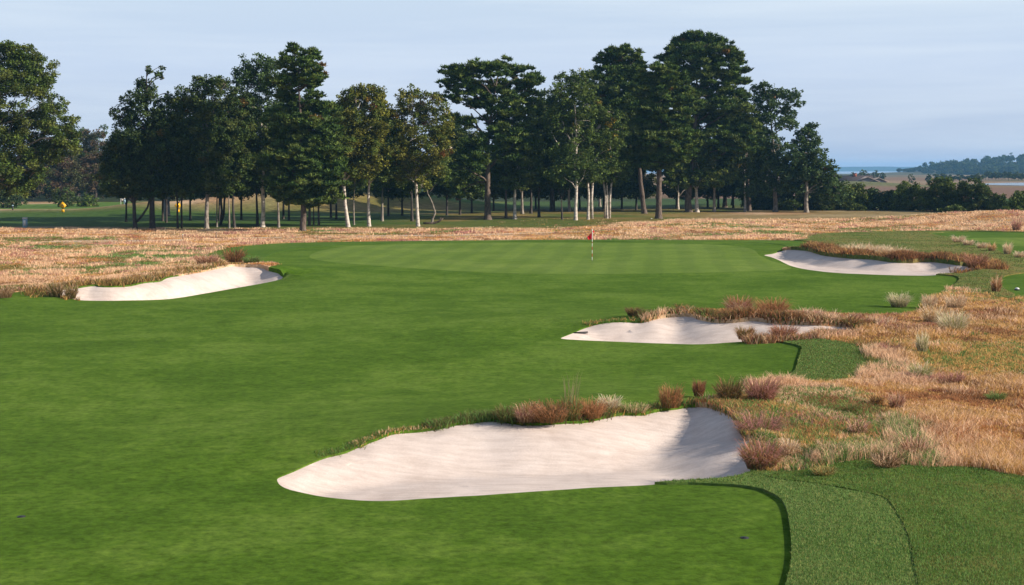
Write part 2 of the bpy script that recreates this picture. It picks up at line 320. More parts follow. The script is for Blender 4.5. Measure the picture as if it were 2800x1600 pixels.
PL['upper_cut'] = poly([(2150, 664), (2198, 656), (2231, 645), (2297, 640), (2396, 635), (2517, 632), (2659, 631), (2800, 634), (3200, 638), (3200, 800), (2770, 815), (2700, 800), (2650, 795), (2500, 772), (2300, 735), (2170, 700)])
PL['collar_cut'] = poly([(570, 695), (640, 676), (760, 665), (900, 661), (1100, 659), (1500, 657), (1900, 657), (2190, 660), (2200, 680), (2000, 690), (1000, 690), (800, 720), (740, 740), (640, 728), (590, 712)])
PL['side_green'] = poly([(2540, 640), (2626, 634), (2800, 635), (3300, 640), (3300, 725), (2800, 702), (2709, 677), (2626, 657), (2577, 647)])
PL['side_green_top'] = poly([(2633, 653), (2800, 650), (3300, 650), (3300, 674), (2800, 675), (2748, 671), (2692, 663)])
PL['side_tee'] = poly([(2740, 770), (2800, 753), (3200, 738), (3200, 835), (2800, 814), (2775, 805), (2746, 790)])
PL['back_turf'] = poly([(2554, 583), (2700, 587), (2800, 595), (3200, 603), (3200, 617), (2800, 609), (2740, 602), (2640, 592)])
PATH_L = [(-200, 690), (-60, 684), (0, 677), (40, 672), (75, 666), (150, 662), (300, 660), (390, 659), (500, 657), (590, 653), (680, 650), (800, 648), (1000, 645), (1200, 643), (1460, 640), (1560, 636), (1640, 633), (1750, 630)]
pl = np.array([G(*p)[:2] for p in PATH_L])
PL['path'] = np.concatenate([pl + (0, 1.0), pl[::-1] - (0, 1.0)])
def inside(P, x, y):
    x = np.asarray(x); y = np.asarray(y); r = np.zeros(x.shape, bool)
    lo, hi = P.min(0), P.max(0); m = (x >= lo[0]) & (x <= hi[0]) & (y >= lo[1]) & (y <= hi[1])
    if not m.any(): return r
    xs, ys = x[m], y[m]; c = np.zeros(xs.shape, bool); Q = np.roll(P, -1, 0)
    for (x0, y0), (x1, y1) in zip(P, Q):
        if y0 == y1: continue
        h = (y0 > ys) != (y1 > ys); c ^= h & (xs < (x1 - x0) * (ys - y0) / (y1 - y0) + x0)
    r[m] = c; return r
# priority, z offset
ORDER = [('bunker:' + k, None) for k in BK] + [('green', 0.), ('fairway', 0.), ('side_green_top', 0.), ('side_green', 0.), ('side_tee', 0.), ('mow', .075), ('first_cut', .055), ('mid_cut', .055), ('collar_cut', .02), ('upper_cut', .07), ('back_turf', .0), ('path', 0.)]
def region_of(x, y):
    r = np.full(np.shape(x), len(ORDER), int)
    for i in range(len(ORDER) - 1, -1, -1):
        k = ORDER[i][0]; P = BK[k[7:]]['B'][:, :2] if k.startswith('bunker:') else PL[k]
        r[inside(P, x, y)] = i
    return r
OFF = np.array([0.] * 4 + [o for _, o in ORDER[4:]] + [.04])
# sand bowls
def zsand(key, x, y):
    b = BK[key]; B = b['B']; x = np.atleast_1d(x); y = np.atleast_1d(y)
    d2 = (x[:, None] - B[:, 0]) ** 2 + (y[:, None] - B[:, 1]) ** 2
    w = 1 / (d2 + .05) ** 2; ws = w.sum(1); ds = np.maximum((8 * .22 / (3 * np.pi) * ((d2 + .0004) ** -3).sum(1)) ** -.2 - .0, 0)
    ze = (w * (b['ze'] - B[:, 3])).sum(1) / ws; wd = (w * B[:, 4]).sum(1) / ws
    t = np.clip(ds / wd, 0, 1); s = 1 - (t * t * (3 - 2 * t)) * .55 - t * .45
    z = b['floor'] + (ze - b['floor']) * s
    e = sstep(0, .5, np.sqrt(d2.min(1)))
    return z + e * ((N1(x, y, 1.3) - .5) * .05 + (N3(x, y, .3) - .5) * .025)
for b in BK.values(): b['ze'] = zg(b['B'][:, 0], b['B'][:, 1])
# ------------------------------------------------------------------ ground: one triangulated sheet, cut along the outlines
def build_ground():
    V = []
    y = 15.
    while y < 760:
        st = .0135 * y if y > 40 else .018 * y
        hw = .47 * y + 10; n = int(2 * hw / st)
        xs = np.linspace(-hw, hw, n); V += [(a + random.uniform(-.2, .2) * st, y + random.uniform(-.25, .25) * st) for a in xs]
        y += st
    for gx in np.arange(-460, 461, 23):
        for gy in np.arange(-45, 781, 23):
            if abs(gx) > .47 * gy + 14 or gy < 8: V.append((gx, gy))
    for k, b in BK.items():
        lo, hi = b['B'][:, :2].min(0), b['B'][:, :2].max(0); s = .2 if k in ('near', 'middle') else .32
        X, Y = np.meshgrid(np.arange(lo[0], hi[0], s), np.arange(lo[1], hi[1], s)); X = X.ravel() + rng.uniform(-.05, .05, X.size); Y = Y.ravel() + rng.uniform(-.05, .05, Y.size)
        m = inside(b['B'][:, :2], X, Y)
        d2 = ((X[m][:, None] - b['B'][:, 0]) ** 2 + (Y[m][:, None] - b['B'][:, 1]) ** 2).min(1)
        V += list(zip(X[m][d2 > .012], Y[m][d2 > .012]))
        # extra turf points round the rim
        for q in b['B'][::2]:
            for rr in (.5, 1.1, 2., 3.2):
                for _ in range(2):
                    a = random.uniform(0, 6.283); p = (q[0] + rr * math.cos(a), q[1] + rr * math.sin(a))
                    V.append(p)
    E = []
    for k, _ in ORDER:
        P = BK[k[7:]]['B'][:, :2] if k.startswith('bunker:') else PL[k]
        b = len(V); V += [tuple(p) for p in P]; n = len(P); E += [(b + i, b + (i + 1) % n) for i in range(n)]
    r = geometry.delaunay_2d_cdt([Vector((float(a), float(b))) for a, b in V], E, [], 0, 1e-5, False)
    P = np.array([(v[0], v[1]) for v in r[0]]); F = np.array([f for f in r[2] if len(f) == 3])
    c = P[F].mean(1); reg = region_of(c[:, 0], c[:, 1]); zt = zg(P[:, 0], P[:, 1])
    return P, F, reg, zt
P2, F2, REG, ZT = build_ground()
NREG = len(ORDER) + 1
def zreg(rg, vid):
    if rg < 4:
        return zsand(ORDER[rg][0][7:], P2[vid, 0], P2[vid, 1])
    return ZT[vid] + OFF[rg]
ZR = np.full((NREG, len(P2)), np.nan)
for rg in range(NREG):
    vid = np.unique(F2[REG == rg])
    if len(vid): ZR[rg, vid] = zreg(rg, vid)
# steps between neighbouring regions
ed = {}
for fi, f in enumerate(F2):
    for a, b in ((f[0], f[1]), (f[1], f[2]), (f[2], f[0])): ed.setdefault((min(a, b), max(a, b)), []).append((fi, a, b))
SK = {r: [] for r in range(NREG)}
for k, l in ed.items():
    if len(l) == 2:
        r0, r1 = REG[l[0][0]], REG[l[1][0]]
        if r0 != r1:
            a, b = l[0][1], l[0][2]
            if ZR[r0, a] + ZR[r0, b] >= ZR[r1, a] + ZR[r1, b]: SK[r0].append((a, b, r1))
            else: SK[r1].append((b, a, r0))
def mixc(a, b, t): return a * (1 - t[:, None]) + np.array(b) * t[:, None]
def ground_cols(x, y):
    n1 = N1(x, y, 5.) ; n2 = N2(x, y, 1.6); n3 = N3(x, y, 14.)
    c = np.tile(np.array([.36, .235, .13]), (len(x), 1))
    c = mixc(c, (.50, .36, .23), sstep(.42, .66, n1)); c = mixc(c, (.28, .15, .06), sstep(.5, .75, n2) * .7); c = mixc(c, (.14, .15, .05), sstep(.55, .75, n3) * .5)
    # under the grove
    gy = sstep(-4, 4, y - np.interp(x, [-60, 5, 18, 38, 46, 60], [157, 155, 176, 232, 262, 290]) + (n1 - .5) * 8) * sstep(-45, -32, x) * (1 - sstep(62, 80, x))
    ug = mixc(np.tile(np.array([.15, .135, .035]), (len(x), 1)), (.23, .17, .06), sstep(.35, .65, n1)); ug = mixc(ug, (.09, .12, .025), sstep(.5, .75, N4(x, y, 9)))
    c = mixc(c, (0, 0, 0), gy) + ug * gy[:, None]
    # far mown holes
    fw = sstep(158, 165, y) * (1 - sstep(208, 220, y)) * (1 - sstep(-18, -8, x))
    c = mixc(c, (.050, .10, .016), fw)  # hole behind the grove: tree shade is put into this darker green
    f2 = sstep(232, 240, y) * (1 - sstep(285, 300, y)) * (1 - sstep(5, 20, x)) * sstep(.3, .5, N3(x, y, 30) + .15)
    c = mixc(c, (.085, .16, .03), f2)
    far = sstep(225, 250, y) * sstep(-10, 10, x)
    c = mixc(c, (.045, .085, .022), far)  # shadowed strip beyond the trunks: shade painted in as dark green
    c = mixc(c, (.03, .045, .018), sstep(285, 300, y) * (1 - sstep(15, 45, x))); c = mixc(c, (.19, .12, .085), sstep(318, 330, y) * sstep(20, 45, x)); c = mixc(c, (.075, .13, .035), sstep(430, 450, y) * (1 - sstep(500, 520, y)) * (1 - sstep(105, 120, x)))
    c = mixc(c, (.20, .14, .08), sstep(505, 540, y)); c = mixc(c, (.13, .14, .06), sstep(520, 540, y) * (1 - sstep(575, 590, y)) * sstep(85, 100, x) * (1 - sstep(160, 175, x)))
    c = mixc(c, (.30, .22, .14), sstep(600, 690, y) * N1(x, y, 40))
    return c
INFO = {'green': ('putting_green', 'green'), 'fairway': ('fairway', 'fairway'), 'side_green_top': ('putting_green', 'green'), 'side_green': ('fairway', 'collar'), 'side_tee': ('tee_ground', 'collar'), 'mow': ('rough_turf', 'first_cut2'), 'first_cut': ('first_cut_turf', 'first_cut'), 'mid_cut': ('first_cut_turf', 'first_cut'), 'collar_cut': ('first_cut_turf', 'collar'), 'upper_cut': ('rough_turf', 'rough_mid'), 'back_turf': ('fairway', 'collar'), 'path': ('path', 'path')}
for rg in range(NREG):
    fs = F2[REG == rg]
    if not len(fs): continue
    key = ORDER[rg][0] if rg < len(ORDER) else 'ground'
    vid, inv = np.unique(fs, return_inverse=True); inv = inv.reshape(fs.shape)
    V = np.column_stack([P2[vid], ZR[rg, vid]]); remap = {int(v): i for i, v in enumerate(vid)}; ex, qs = [], []
    for a, b, ro in SK[rg]:
        n = len(V) + len(ex); ex += [(*P2[a], ZR[ro, a] - .03), (*P2[b], ZR[ro, b] - .03), (*P2[b], ZR[rg, b]), (*P2[a], ZR[rg, a])]
        qs.append((n + 2, n + 3, n, n + 1))
    if ex: V = np.vstack([V, np.array(ex)])
    Fs = [inv] + ([np.array(qs)] if qs else [])
    if key.startswith('bunker:'): nm, m, cols = 'sand_bunker', M['sand'], None
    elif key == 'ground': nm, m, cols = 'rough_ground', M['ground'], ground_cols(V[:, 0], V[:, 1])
    else: nm, m, cols = INFO[key][0], M[INFO[key][1]], None
    o = mesh_np(nm, V, Fs, m, cols, smooth=False); sm = np.zeros(len(o.data.polygons), bool); sm[:len(inv)] = True
    o.data.polygons.foreach_set('use_smooth', sm); tag(o, kind='structure')
# land from the marsh out to the far bay
def sheet(name, x0, x1, ys, z, m, nx=30, amp=0., cols=None):
    X = np.linspace(x0, x1, nx); V = np.array([(x, y, z + amp * (N2(x, y, 60) - .3)) for y in ys for x in X]); n = nx
    F = [(j * n + i, j * n + i + 1, (j + 1) * n + i + 1, (j + 1) * n + i) for j in range(len(ys) - 1) for i in range(n - 1)]
    return tag(mesh_np(name, V, np.array(F), m, cols(V[:, 0], V[:, 1]) if cols else None, smooth=True), kind='structure')
sheet('marsh', -3000, 3000, [745, 800, 900, 1050, 1250, 1500, 1800, 2200, 2700, 4000, 7600], -.10, M['ground'], 80,
      cols=lambda x, y: mixc(mixc(np.tile(np.array([.30, .22, .14]), (len(x), 1)), (.20, .13, .08), sstep(.4, .6, N1(x, y, 90))), (.1, .12, .06), sstep(.6, .8, N2(x, y, 60))))
sheet('bay_water', -3000, 3000, [2450, 3000, 4200, 7650], .05, M['water'])
CRK = np.array([G(*p)[:2] for p in [(2640, 507), (2690, 502.5), (2760, 500.5), (2860, 500), (3200, 499.5), (3200, 510), (2800, 508.5), (2740, 507.5), (2690, 506)]])
def flat(name, P, z, m):
    mb = MB(); mb.add([(p[0], p[1], z) for p in P], [tuple(range(len(P)))[::-1]]); return tag(mb.build(name, m), kind='structure')
flat('creek_water', CRK, .14, M['water'])
# ------------------------------------------------------------------ grass blades
def blades(name, X, Y, Z, h, w, lean, cols, tipc=None, m=None, **k):
    """every blade: 2 segments, bent. arrays of equal length"""
    n = len(X); a = rng.uniform(0, 2 * np.pi, n); f = rng.uniform(-.6, .6, n)  # facing roughly to either side
    dx, dy = np.cos(f) * w, np.sin(f) * w; lx, ly = np.cos(a) * lean * h, np.sin(a) * lean * h
    B = np.stack([X, Y, Z], -1); V = np.empty((n, 5, 3), np.float32)
    side = np.stack([dx, dy, 0 * dx], -1) * .5
    mid = B + np.stack([lx * .35, ly * .35, h * .55], -1); tip = B + np.stack([lx, ly, h * (1 - .25 * lean)], -1)
    V[:, 0] = B - side; V[:, 1] = B + side; V[:, 2] = mid + side * .8; V[:, 3] = mid - side * .8; V[:, 4] = tip
    i = np.arange(n)[:, None] * 5
    C = np.repeat(cols[:, None, :], 5, 1).astype(np.float32)
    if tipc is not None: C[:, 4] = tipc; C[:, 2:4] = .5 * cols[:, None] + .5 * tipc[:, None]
    return mesh_np(name, V.reshape(-1, 3), [i + [[0, 1, 2, 3]], i + [[3, 2, 4]]], m or M['blade'], C.reshape(-1, 3), **k)
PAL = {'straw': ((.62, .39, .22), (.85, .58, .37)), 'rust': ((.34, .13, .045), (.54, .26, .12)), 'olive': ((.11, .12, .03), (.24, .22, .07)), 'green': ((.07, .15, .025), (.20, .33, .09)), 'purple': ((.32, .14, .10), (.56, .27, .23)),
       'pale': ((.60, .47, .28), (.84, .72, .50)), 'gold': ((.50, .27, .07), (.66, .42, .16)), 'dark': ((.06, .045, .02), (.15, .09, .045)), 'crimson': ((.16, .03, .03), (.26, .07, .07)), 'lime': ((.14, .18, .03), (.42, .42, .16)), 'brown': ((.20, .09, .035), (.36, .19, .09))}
def palc(names, n):
    a = np.array([PAL[q][0] for q in names]); b = np.array([PAL[q][1] for q in names]); i = rng.integers(0, len(names), n); v = rng.uniform(.75, 1.25, (n, 1))
    return a[i] * v, b[i] * v
def scatter(box, n, regs, test=None):
    px = rng.uniform(box[0], box[2], n); py = rng.uniform(box[1], box[3], n); g = G(px, py)
    x, y = g[:, 0], g[:, 1]; r = region_of(x, y); m = np.isin(r, regs)
    if test is not None: m &= test(px, py, x, y)
    return x[m], y[m], r[m]
NG = len(ORDER); RN = {k: i for i, (k, _) in enumerate(ORDER)}
def grovef(x, y):
    b = np.interp(x, [-60, 5, 18, 38, 46, 60], [157, 155, 176, 232, 262, 290]); return sstep(-2, 6, y - b + (N1(x, y, 5) - .5) * 8)
def fescue():
    X, Y, RR = [], [], []
    for box, n in [((1650, 820, 3050, 1390), 46000), ((-200, 620, 900, 840), 26000), ((500, 600, 3000, 680), 26000), ((1500, 790, 3000, 1100), 15000), ((2250, 660, 2950, 880), 6000)]:
        x, y, r = scatter(box, n, [NG]); X.append(x); Y.append(y)
    x = np.concatenate(X); y = np.concatenate(Y)
    grove = grovef(x, y)
    keep = rng.random(len(x)) > grove * .8; keep &= ~((x < -2) & (y > 157)); keep &= ~(inside(np.concatenate([pl + (0, 1.2), pl[::-1] - (0, 5)]), x, y) & (rng.random(len(x)) < .75))
    keep &= ~inside(poly([(140, 790), (220, 780), (260, 828), (120, 828)], smooth=False), x, y); x, y, grove = x[keep], y[keep], grove[keep]
    nb = 9; n = len(x); s = np.repeat(np.arange(n), nb)
    spread = np.clip(.0018 * y, .05, .34)[s]
    bx = x[s] + rng.normal(0, 1, n * nb) * spread; by = y[s] + rng.normal(0, 1, n * nb) * spread
    patch = N1(x, y, 2.6) * .6 + N2(x, y, .9) * .4; band = sstep(5, 9, x) * sstep(39, 33, y) * (1 - .75 * sstep(9.5, 12, x)) + .3 * (y > 70); tall = sstep(.50, .74, N3(x, y, 3.1) * .45 + N1(x, y, 1.2) * .4 + band * .24 + rng.random(n) * .1)
    h = (.07 + .12 * patch + .24 * tall * rng.uniform(.2, 1.3, n)) * (1 - .55 * grove)
    near = sstep(100, 60, y); h *= (1 - .12 * (1 - near))
    h = h[s] * rng.uniform(.55, 1.15, n * nb)
    kinds = ['straw', 'gold', 'rust', 'olive', 'green', 'purple', 'brown']
    u = N4(x, y, 3.2) * .55 + N2(x, y, 1.0) * .25 + rng.random(n) * .2; v = N3(x + 50, y, 6.5) * .7 + rng.random(n) * .3; wv = N1(x, y + 70, 2.2) * .6 + rng.random(n) * .4 + .06 * (y > 90)
    ki = np.where(tall > .5, 0, np.where(u < .36, 2, np.where(u < .50, 1, np.where(u < .66, 0, 6))))
    ki = np.where((v > .64) & (tall < .6), np.where(u < .5, 3, 4), ki); ki = np.where(wv > .78, 5, ki)
    # green-tinged ground close to the nearest bunker and golden slope farther right
    q = (y < 40) & (x < 9 + (y - 28) * .1) & (rng.random(n) < .45); ki = np.where(q, 4, ki)
    q = (x > 9.6) & (y < 40) & (rng.random(n) < .55); ki = np.where(q, np.where(u > .5, 1, np.where(u > .36, 2, 6)), ki)
    q = (x > 13) & (y > 38) & (y < 75) & (rng.random(n) < .6); ki = np.where(q, np.where(u > .45, 1, 6), ki)
    ki = np.where((grove > .6) & (rng.random(n) < .8), 3, ki)
    a = np.array([PAL[q][0] for q in kinds])[ki][s]; b = np.array([PAL[q][1] for q in kinds])[ki][s]; var = rng.uniform(.8, 1.3, (n * nb, 1)) * (1 + .22 * (1 - near))[s][:, None]
    w = np.clip(.00042 * by, .010, .07) * rng.uniform(.7, 1.3, n * nb)
    z = zg(bx, by) + OFF[NG] - .01
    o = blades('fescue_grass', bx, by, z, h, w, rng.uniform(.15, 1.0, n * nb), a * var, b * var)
    tag(o, 'dry straw and rust fescue growing over the rough ground', 'grass', kind='stuff')
fescue()
def short():
    S = []
    for box, n, regs, hh, names in [((1700, 1290, 2950, 1680), 95000, [RN['first_cut']], (.03, .06), ['green', 'green', 'green', 'lime']), ((2050, 1290, 2950, 1680), 62000, [RN['mow']], (.03, .06), ['green', 'green', 'green', 'olive']),
                                    ((1950, 925, 2400, 1090), 26000, [RN['mid_cut']], (.03, .06), ['green', 'olive', 'green', 'lime', 'green', 'olive']), ((2100, 630, 2900, 820), 30000, [RN['upper_cut']], (.03, .10), ['olive', 'green', 'lime', 'lime', 'olive'])]:
        x, y, r = scatter(box, n, regs); k = len(x); a, b = palc(names, k)
        S.append((x, y, zg(x, y) + OFF[r] - .005, rng.uniform(*hh, k), np.clip(.0004 * y, .006, .05) * rng.uniform(.7, 1.3, k), rng.uniform(.2, .9, k), a, b))
    S = [np.concatenate(q) for q in zip(*S)]
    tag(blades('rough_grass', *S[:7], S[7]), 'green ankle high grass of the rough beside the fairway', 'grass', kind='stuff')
short()
# grass hanging over bunker rims
def rim(key, i0, i1, n, names, hh, out=(-.06, .5), lean=(.3, 1.)):
    B = BK[key]['B']; m = len(B); idx = (i0 * m + rng.random(n) * (i1 - i0) * m).astype(int) % m
    c = B[:, :2].mean(0); T = np.roll(B[:, :2], -2, 0) - np.roll(B[:, :2], 2, 0); Nn = np.stack([T[:, 1], -T[:, 0]], -1); Nn /= np.linalg.norm(Nn, axis=1)[:, None] + 1e-9
    p = B[:, :2] + Nn * .3; Nn[inside(B[:, :2], p[:, 0], p[:, 1])] *= -1
    q = B[idx, :2] + Nn[idx] * rng.uniform(*out, (n, 1)) + rng.normal(0, .06, (n, 2)); x, y = q[:, 0], q[:, 1]
    ins = inside(B[:, :2], x - .0, y) & (rng.random(n) < .6); x, y = x[~ins], y[~ins]; k = len(x)
    a, b = palc(names, k); z = zg(x, y) - rng.uniform(0, .12, k); ty = N2(x, y, .8)
    return x, y, z, rng.uniform(*hh, k) * (.5 + ty), np.clip(.00045 * y, .012, .06) * rng.uniform(.7, 1.3, k), rng.uniform(*lean, k), a, b
def bidx(key, px, front=False):                           # share of the outline where its back edge passes a pixel column
    B = BK[key]['B']; n = len(B); u = B[:, 0] / B[:, 1] * FPX * .997 + CX
    half = n if key != 'x' else n
    best = [(abs(u[i] - px), i) for i in (range(int(n * .5), n) if front else range(int(n * .62)))]; return min(best)[1] / n
def rims():
    S = []
    def r(key, p0, p1, n, names, hh, front=False, **k):
        a, b = bidx(key, p0, front), bidx(key, p1, front); S.append(rim(key, min(a, b), max(a, b), n, names, hh, **k))
    r('near', 890, 1010, 900, ['green', 'green', 'olive'], (.04, .12), out=(0, .4)); r('near', 980, 1200, 1600, ['gold', 'straw', 'olive', 'green'], (.04, .12), out=(0, .3))
    r('near', 1190, 1380, 3000, ['green', 'dark', 'green', 'olive'], (.12, .28)); r('near', 1370, 1700, 2600, ['green', 'olive', 'dark', 'brown'], (.1, .3))
    r('near', 1690, 2070, 2600, ['olive', 'green', 'gold', 'brown'], (.1, .28))
    r('middle', 1620, 1800, 900, ['green', 'olive', 'gold'], (.1, .2)); r('middle', 1780, 2000, 2600, ['green', 'olive', 'rust', 'dark'], (.2, .4), out=(0, .9))
    r('middle', 1950, 2350, 9000, ['brown', 'brown', 'dark', 'rust', 'olive'], (.25, .55), out=(0, 1.6)); r('middle', 2100, 2380, 2500, ['green', 'dark', 'brown'], (.2, .4), out=(0, .8))
    r('middle', 2000, 2420, 1500, ['straw', 'pale', 'purple'], (.35, .6), out=(1.2, 2.2))
    r('middle', 2015, 2330, 3600, ['purple', 'rust', 'brown', 'straw', 'olive'], (.15, .5), front=True, out=(0, .9))
    r('far', 2430, 2570, 3500, ['rust', 'brown', 'dark'], (.3, .6), out=(0, 1.2))
    r('far', 2185, 2640, 9000, ['rust', 'brown', 'brown', 'dark', 'gold'], (.25, .6), out=(0, 1.8)); r('far', 2195, 2380, 1200, ['pale', 'straw'], (.4, .8), out=(2.5, 6))
    r('west', 170, 420, 2200, ['olive', 'gold', 'brown'], (.2, .45), out=(0, 1.5)); r('west', 380, 640, 2200, ['gold', 'olive', 'straw', 'brown'], (.2, .45), out=(0, 1.8))
    S2 = [np.concatenate(q) for q in zip(*S)]
    tag(blades('rim_grass', *S2[:7], S2[7]), 'shaggy green and rust grass overhanging the bunker rims', 'grass', kind='stuff')
rims()
# ------------------------------------------------------------------ single clumps of bunch grass
def clump(px, py, h, r, names, label, n=220, lean=(.15, .75), lip=0., stalk=0, name='grass_clump', droop=0.):
    g = G(px, py, lip) if lip else GZ(px, py); g[2] = zg1(g[0], g[1]); sc = max(1, g[1] / 45)
    n = int(n * (1.6 if g[1] < 70 else 1)); a = rng.uniform(0, 2 * np.pi, n); rr = r * np.sqrt(rng.random(n)) * .48
    x, y = rr * np.cos(a), rr * np.sin(a) * .8; u_ = rng.random(n); hh = h * (.3 + .7 * u_) * rng.uniform(.8, 1.25, n); ln = (rng.uniform(*lean, n) * .9 + .8 * (1 - u_)) * min(1.6, 1.4 * r / max(h, .05))
    ln = np.clip(ln, .05, 1.3); A = a + rng.normal(0, .7, n); c0, c1 = palc(names, n); w = .011 * sc * rng.uniform(.7, 1.4, n)
    if stalk:
        k = slice(0, stalk); hh[k] = h * rng.uniform(1.5, 2.3, stalk); ln[k] *= .25; w[k] *= .55; c1[k] = (.42, .30, .2)
    lx, ly = np.cos(A) * ln * hh - droop * hh, np.sin(A) * ln * hh
    f = rng.uniform(-.7, .7, n); side = np.stack([np.cos(f) * w, np.sin(f) * w, 0 * w], -1) * .5
    B = np.stack([x, y, np.full(n, -.02)], -1); V = np.empty((n, 7, 3))
    P1 = B + np.stack([lx * .15, ly * .15, hh * .45], -1); P2_ = B + np.stack([lx * .5, ly * .5, hh * .8], -1); P3 = B + np.stack([lx, ly, hh * (1 - .3 * np.clip(ln, 0, 1))], -1)
    V[:, 0] = B - side; V[:, 1] = B + side; V[:, 2] = P1 + side; V[:, 3] = P1 - side; V[:, 4] = P2_ + side * .7; V[:, 5] = P2_ - side * .7; V[:, 6] = P3
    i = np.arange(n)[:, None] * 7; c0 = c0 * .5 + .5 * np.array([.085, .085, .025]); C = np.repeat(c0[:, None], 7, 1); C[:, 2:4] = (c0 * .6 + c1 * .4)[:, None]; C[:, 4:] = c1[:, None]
    o = mesh_np(name, V.reshape(-1, 3), [i + [[0, 1, 2, 3]], i + [[3, 2, 4, 5]], i + [[5, 4, 6]]], M['blade'], C.reshape(-1, 3), loc=(g[0], g[1], g[2] + .05))
    return tag(o, label, 'grass clump', 'bunch grass clumps in the rough and round the bunkers')
def zb(x, y): return ZB([(x, y)])[0]
def z2(x, y): return Z2([(x, y)])[0]
def z3(x, y): return Z3([(x, y)])[0]
def z5(x, y): return Z5([(x, y)])[0]
def z6(x, y): return Z6([(x, y)])[0]
def z7(x, y): return Z7([(x, y)])[0]
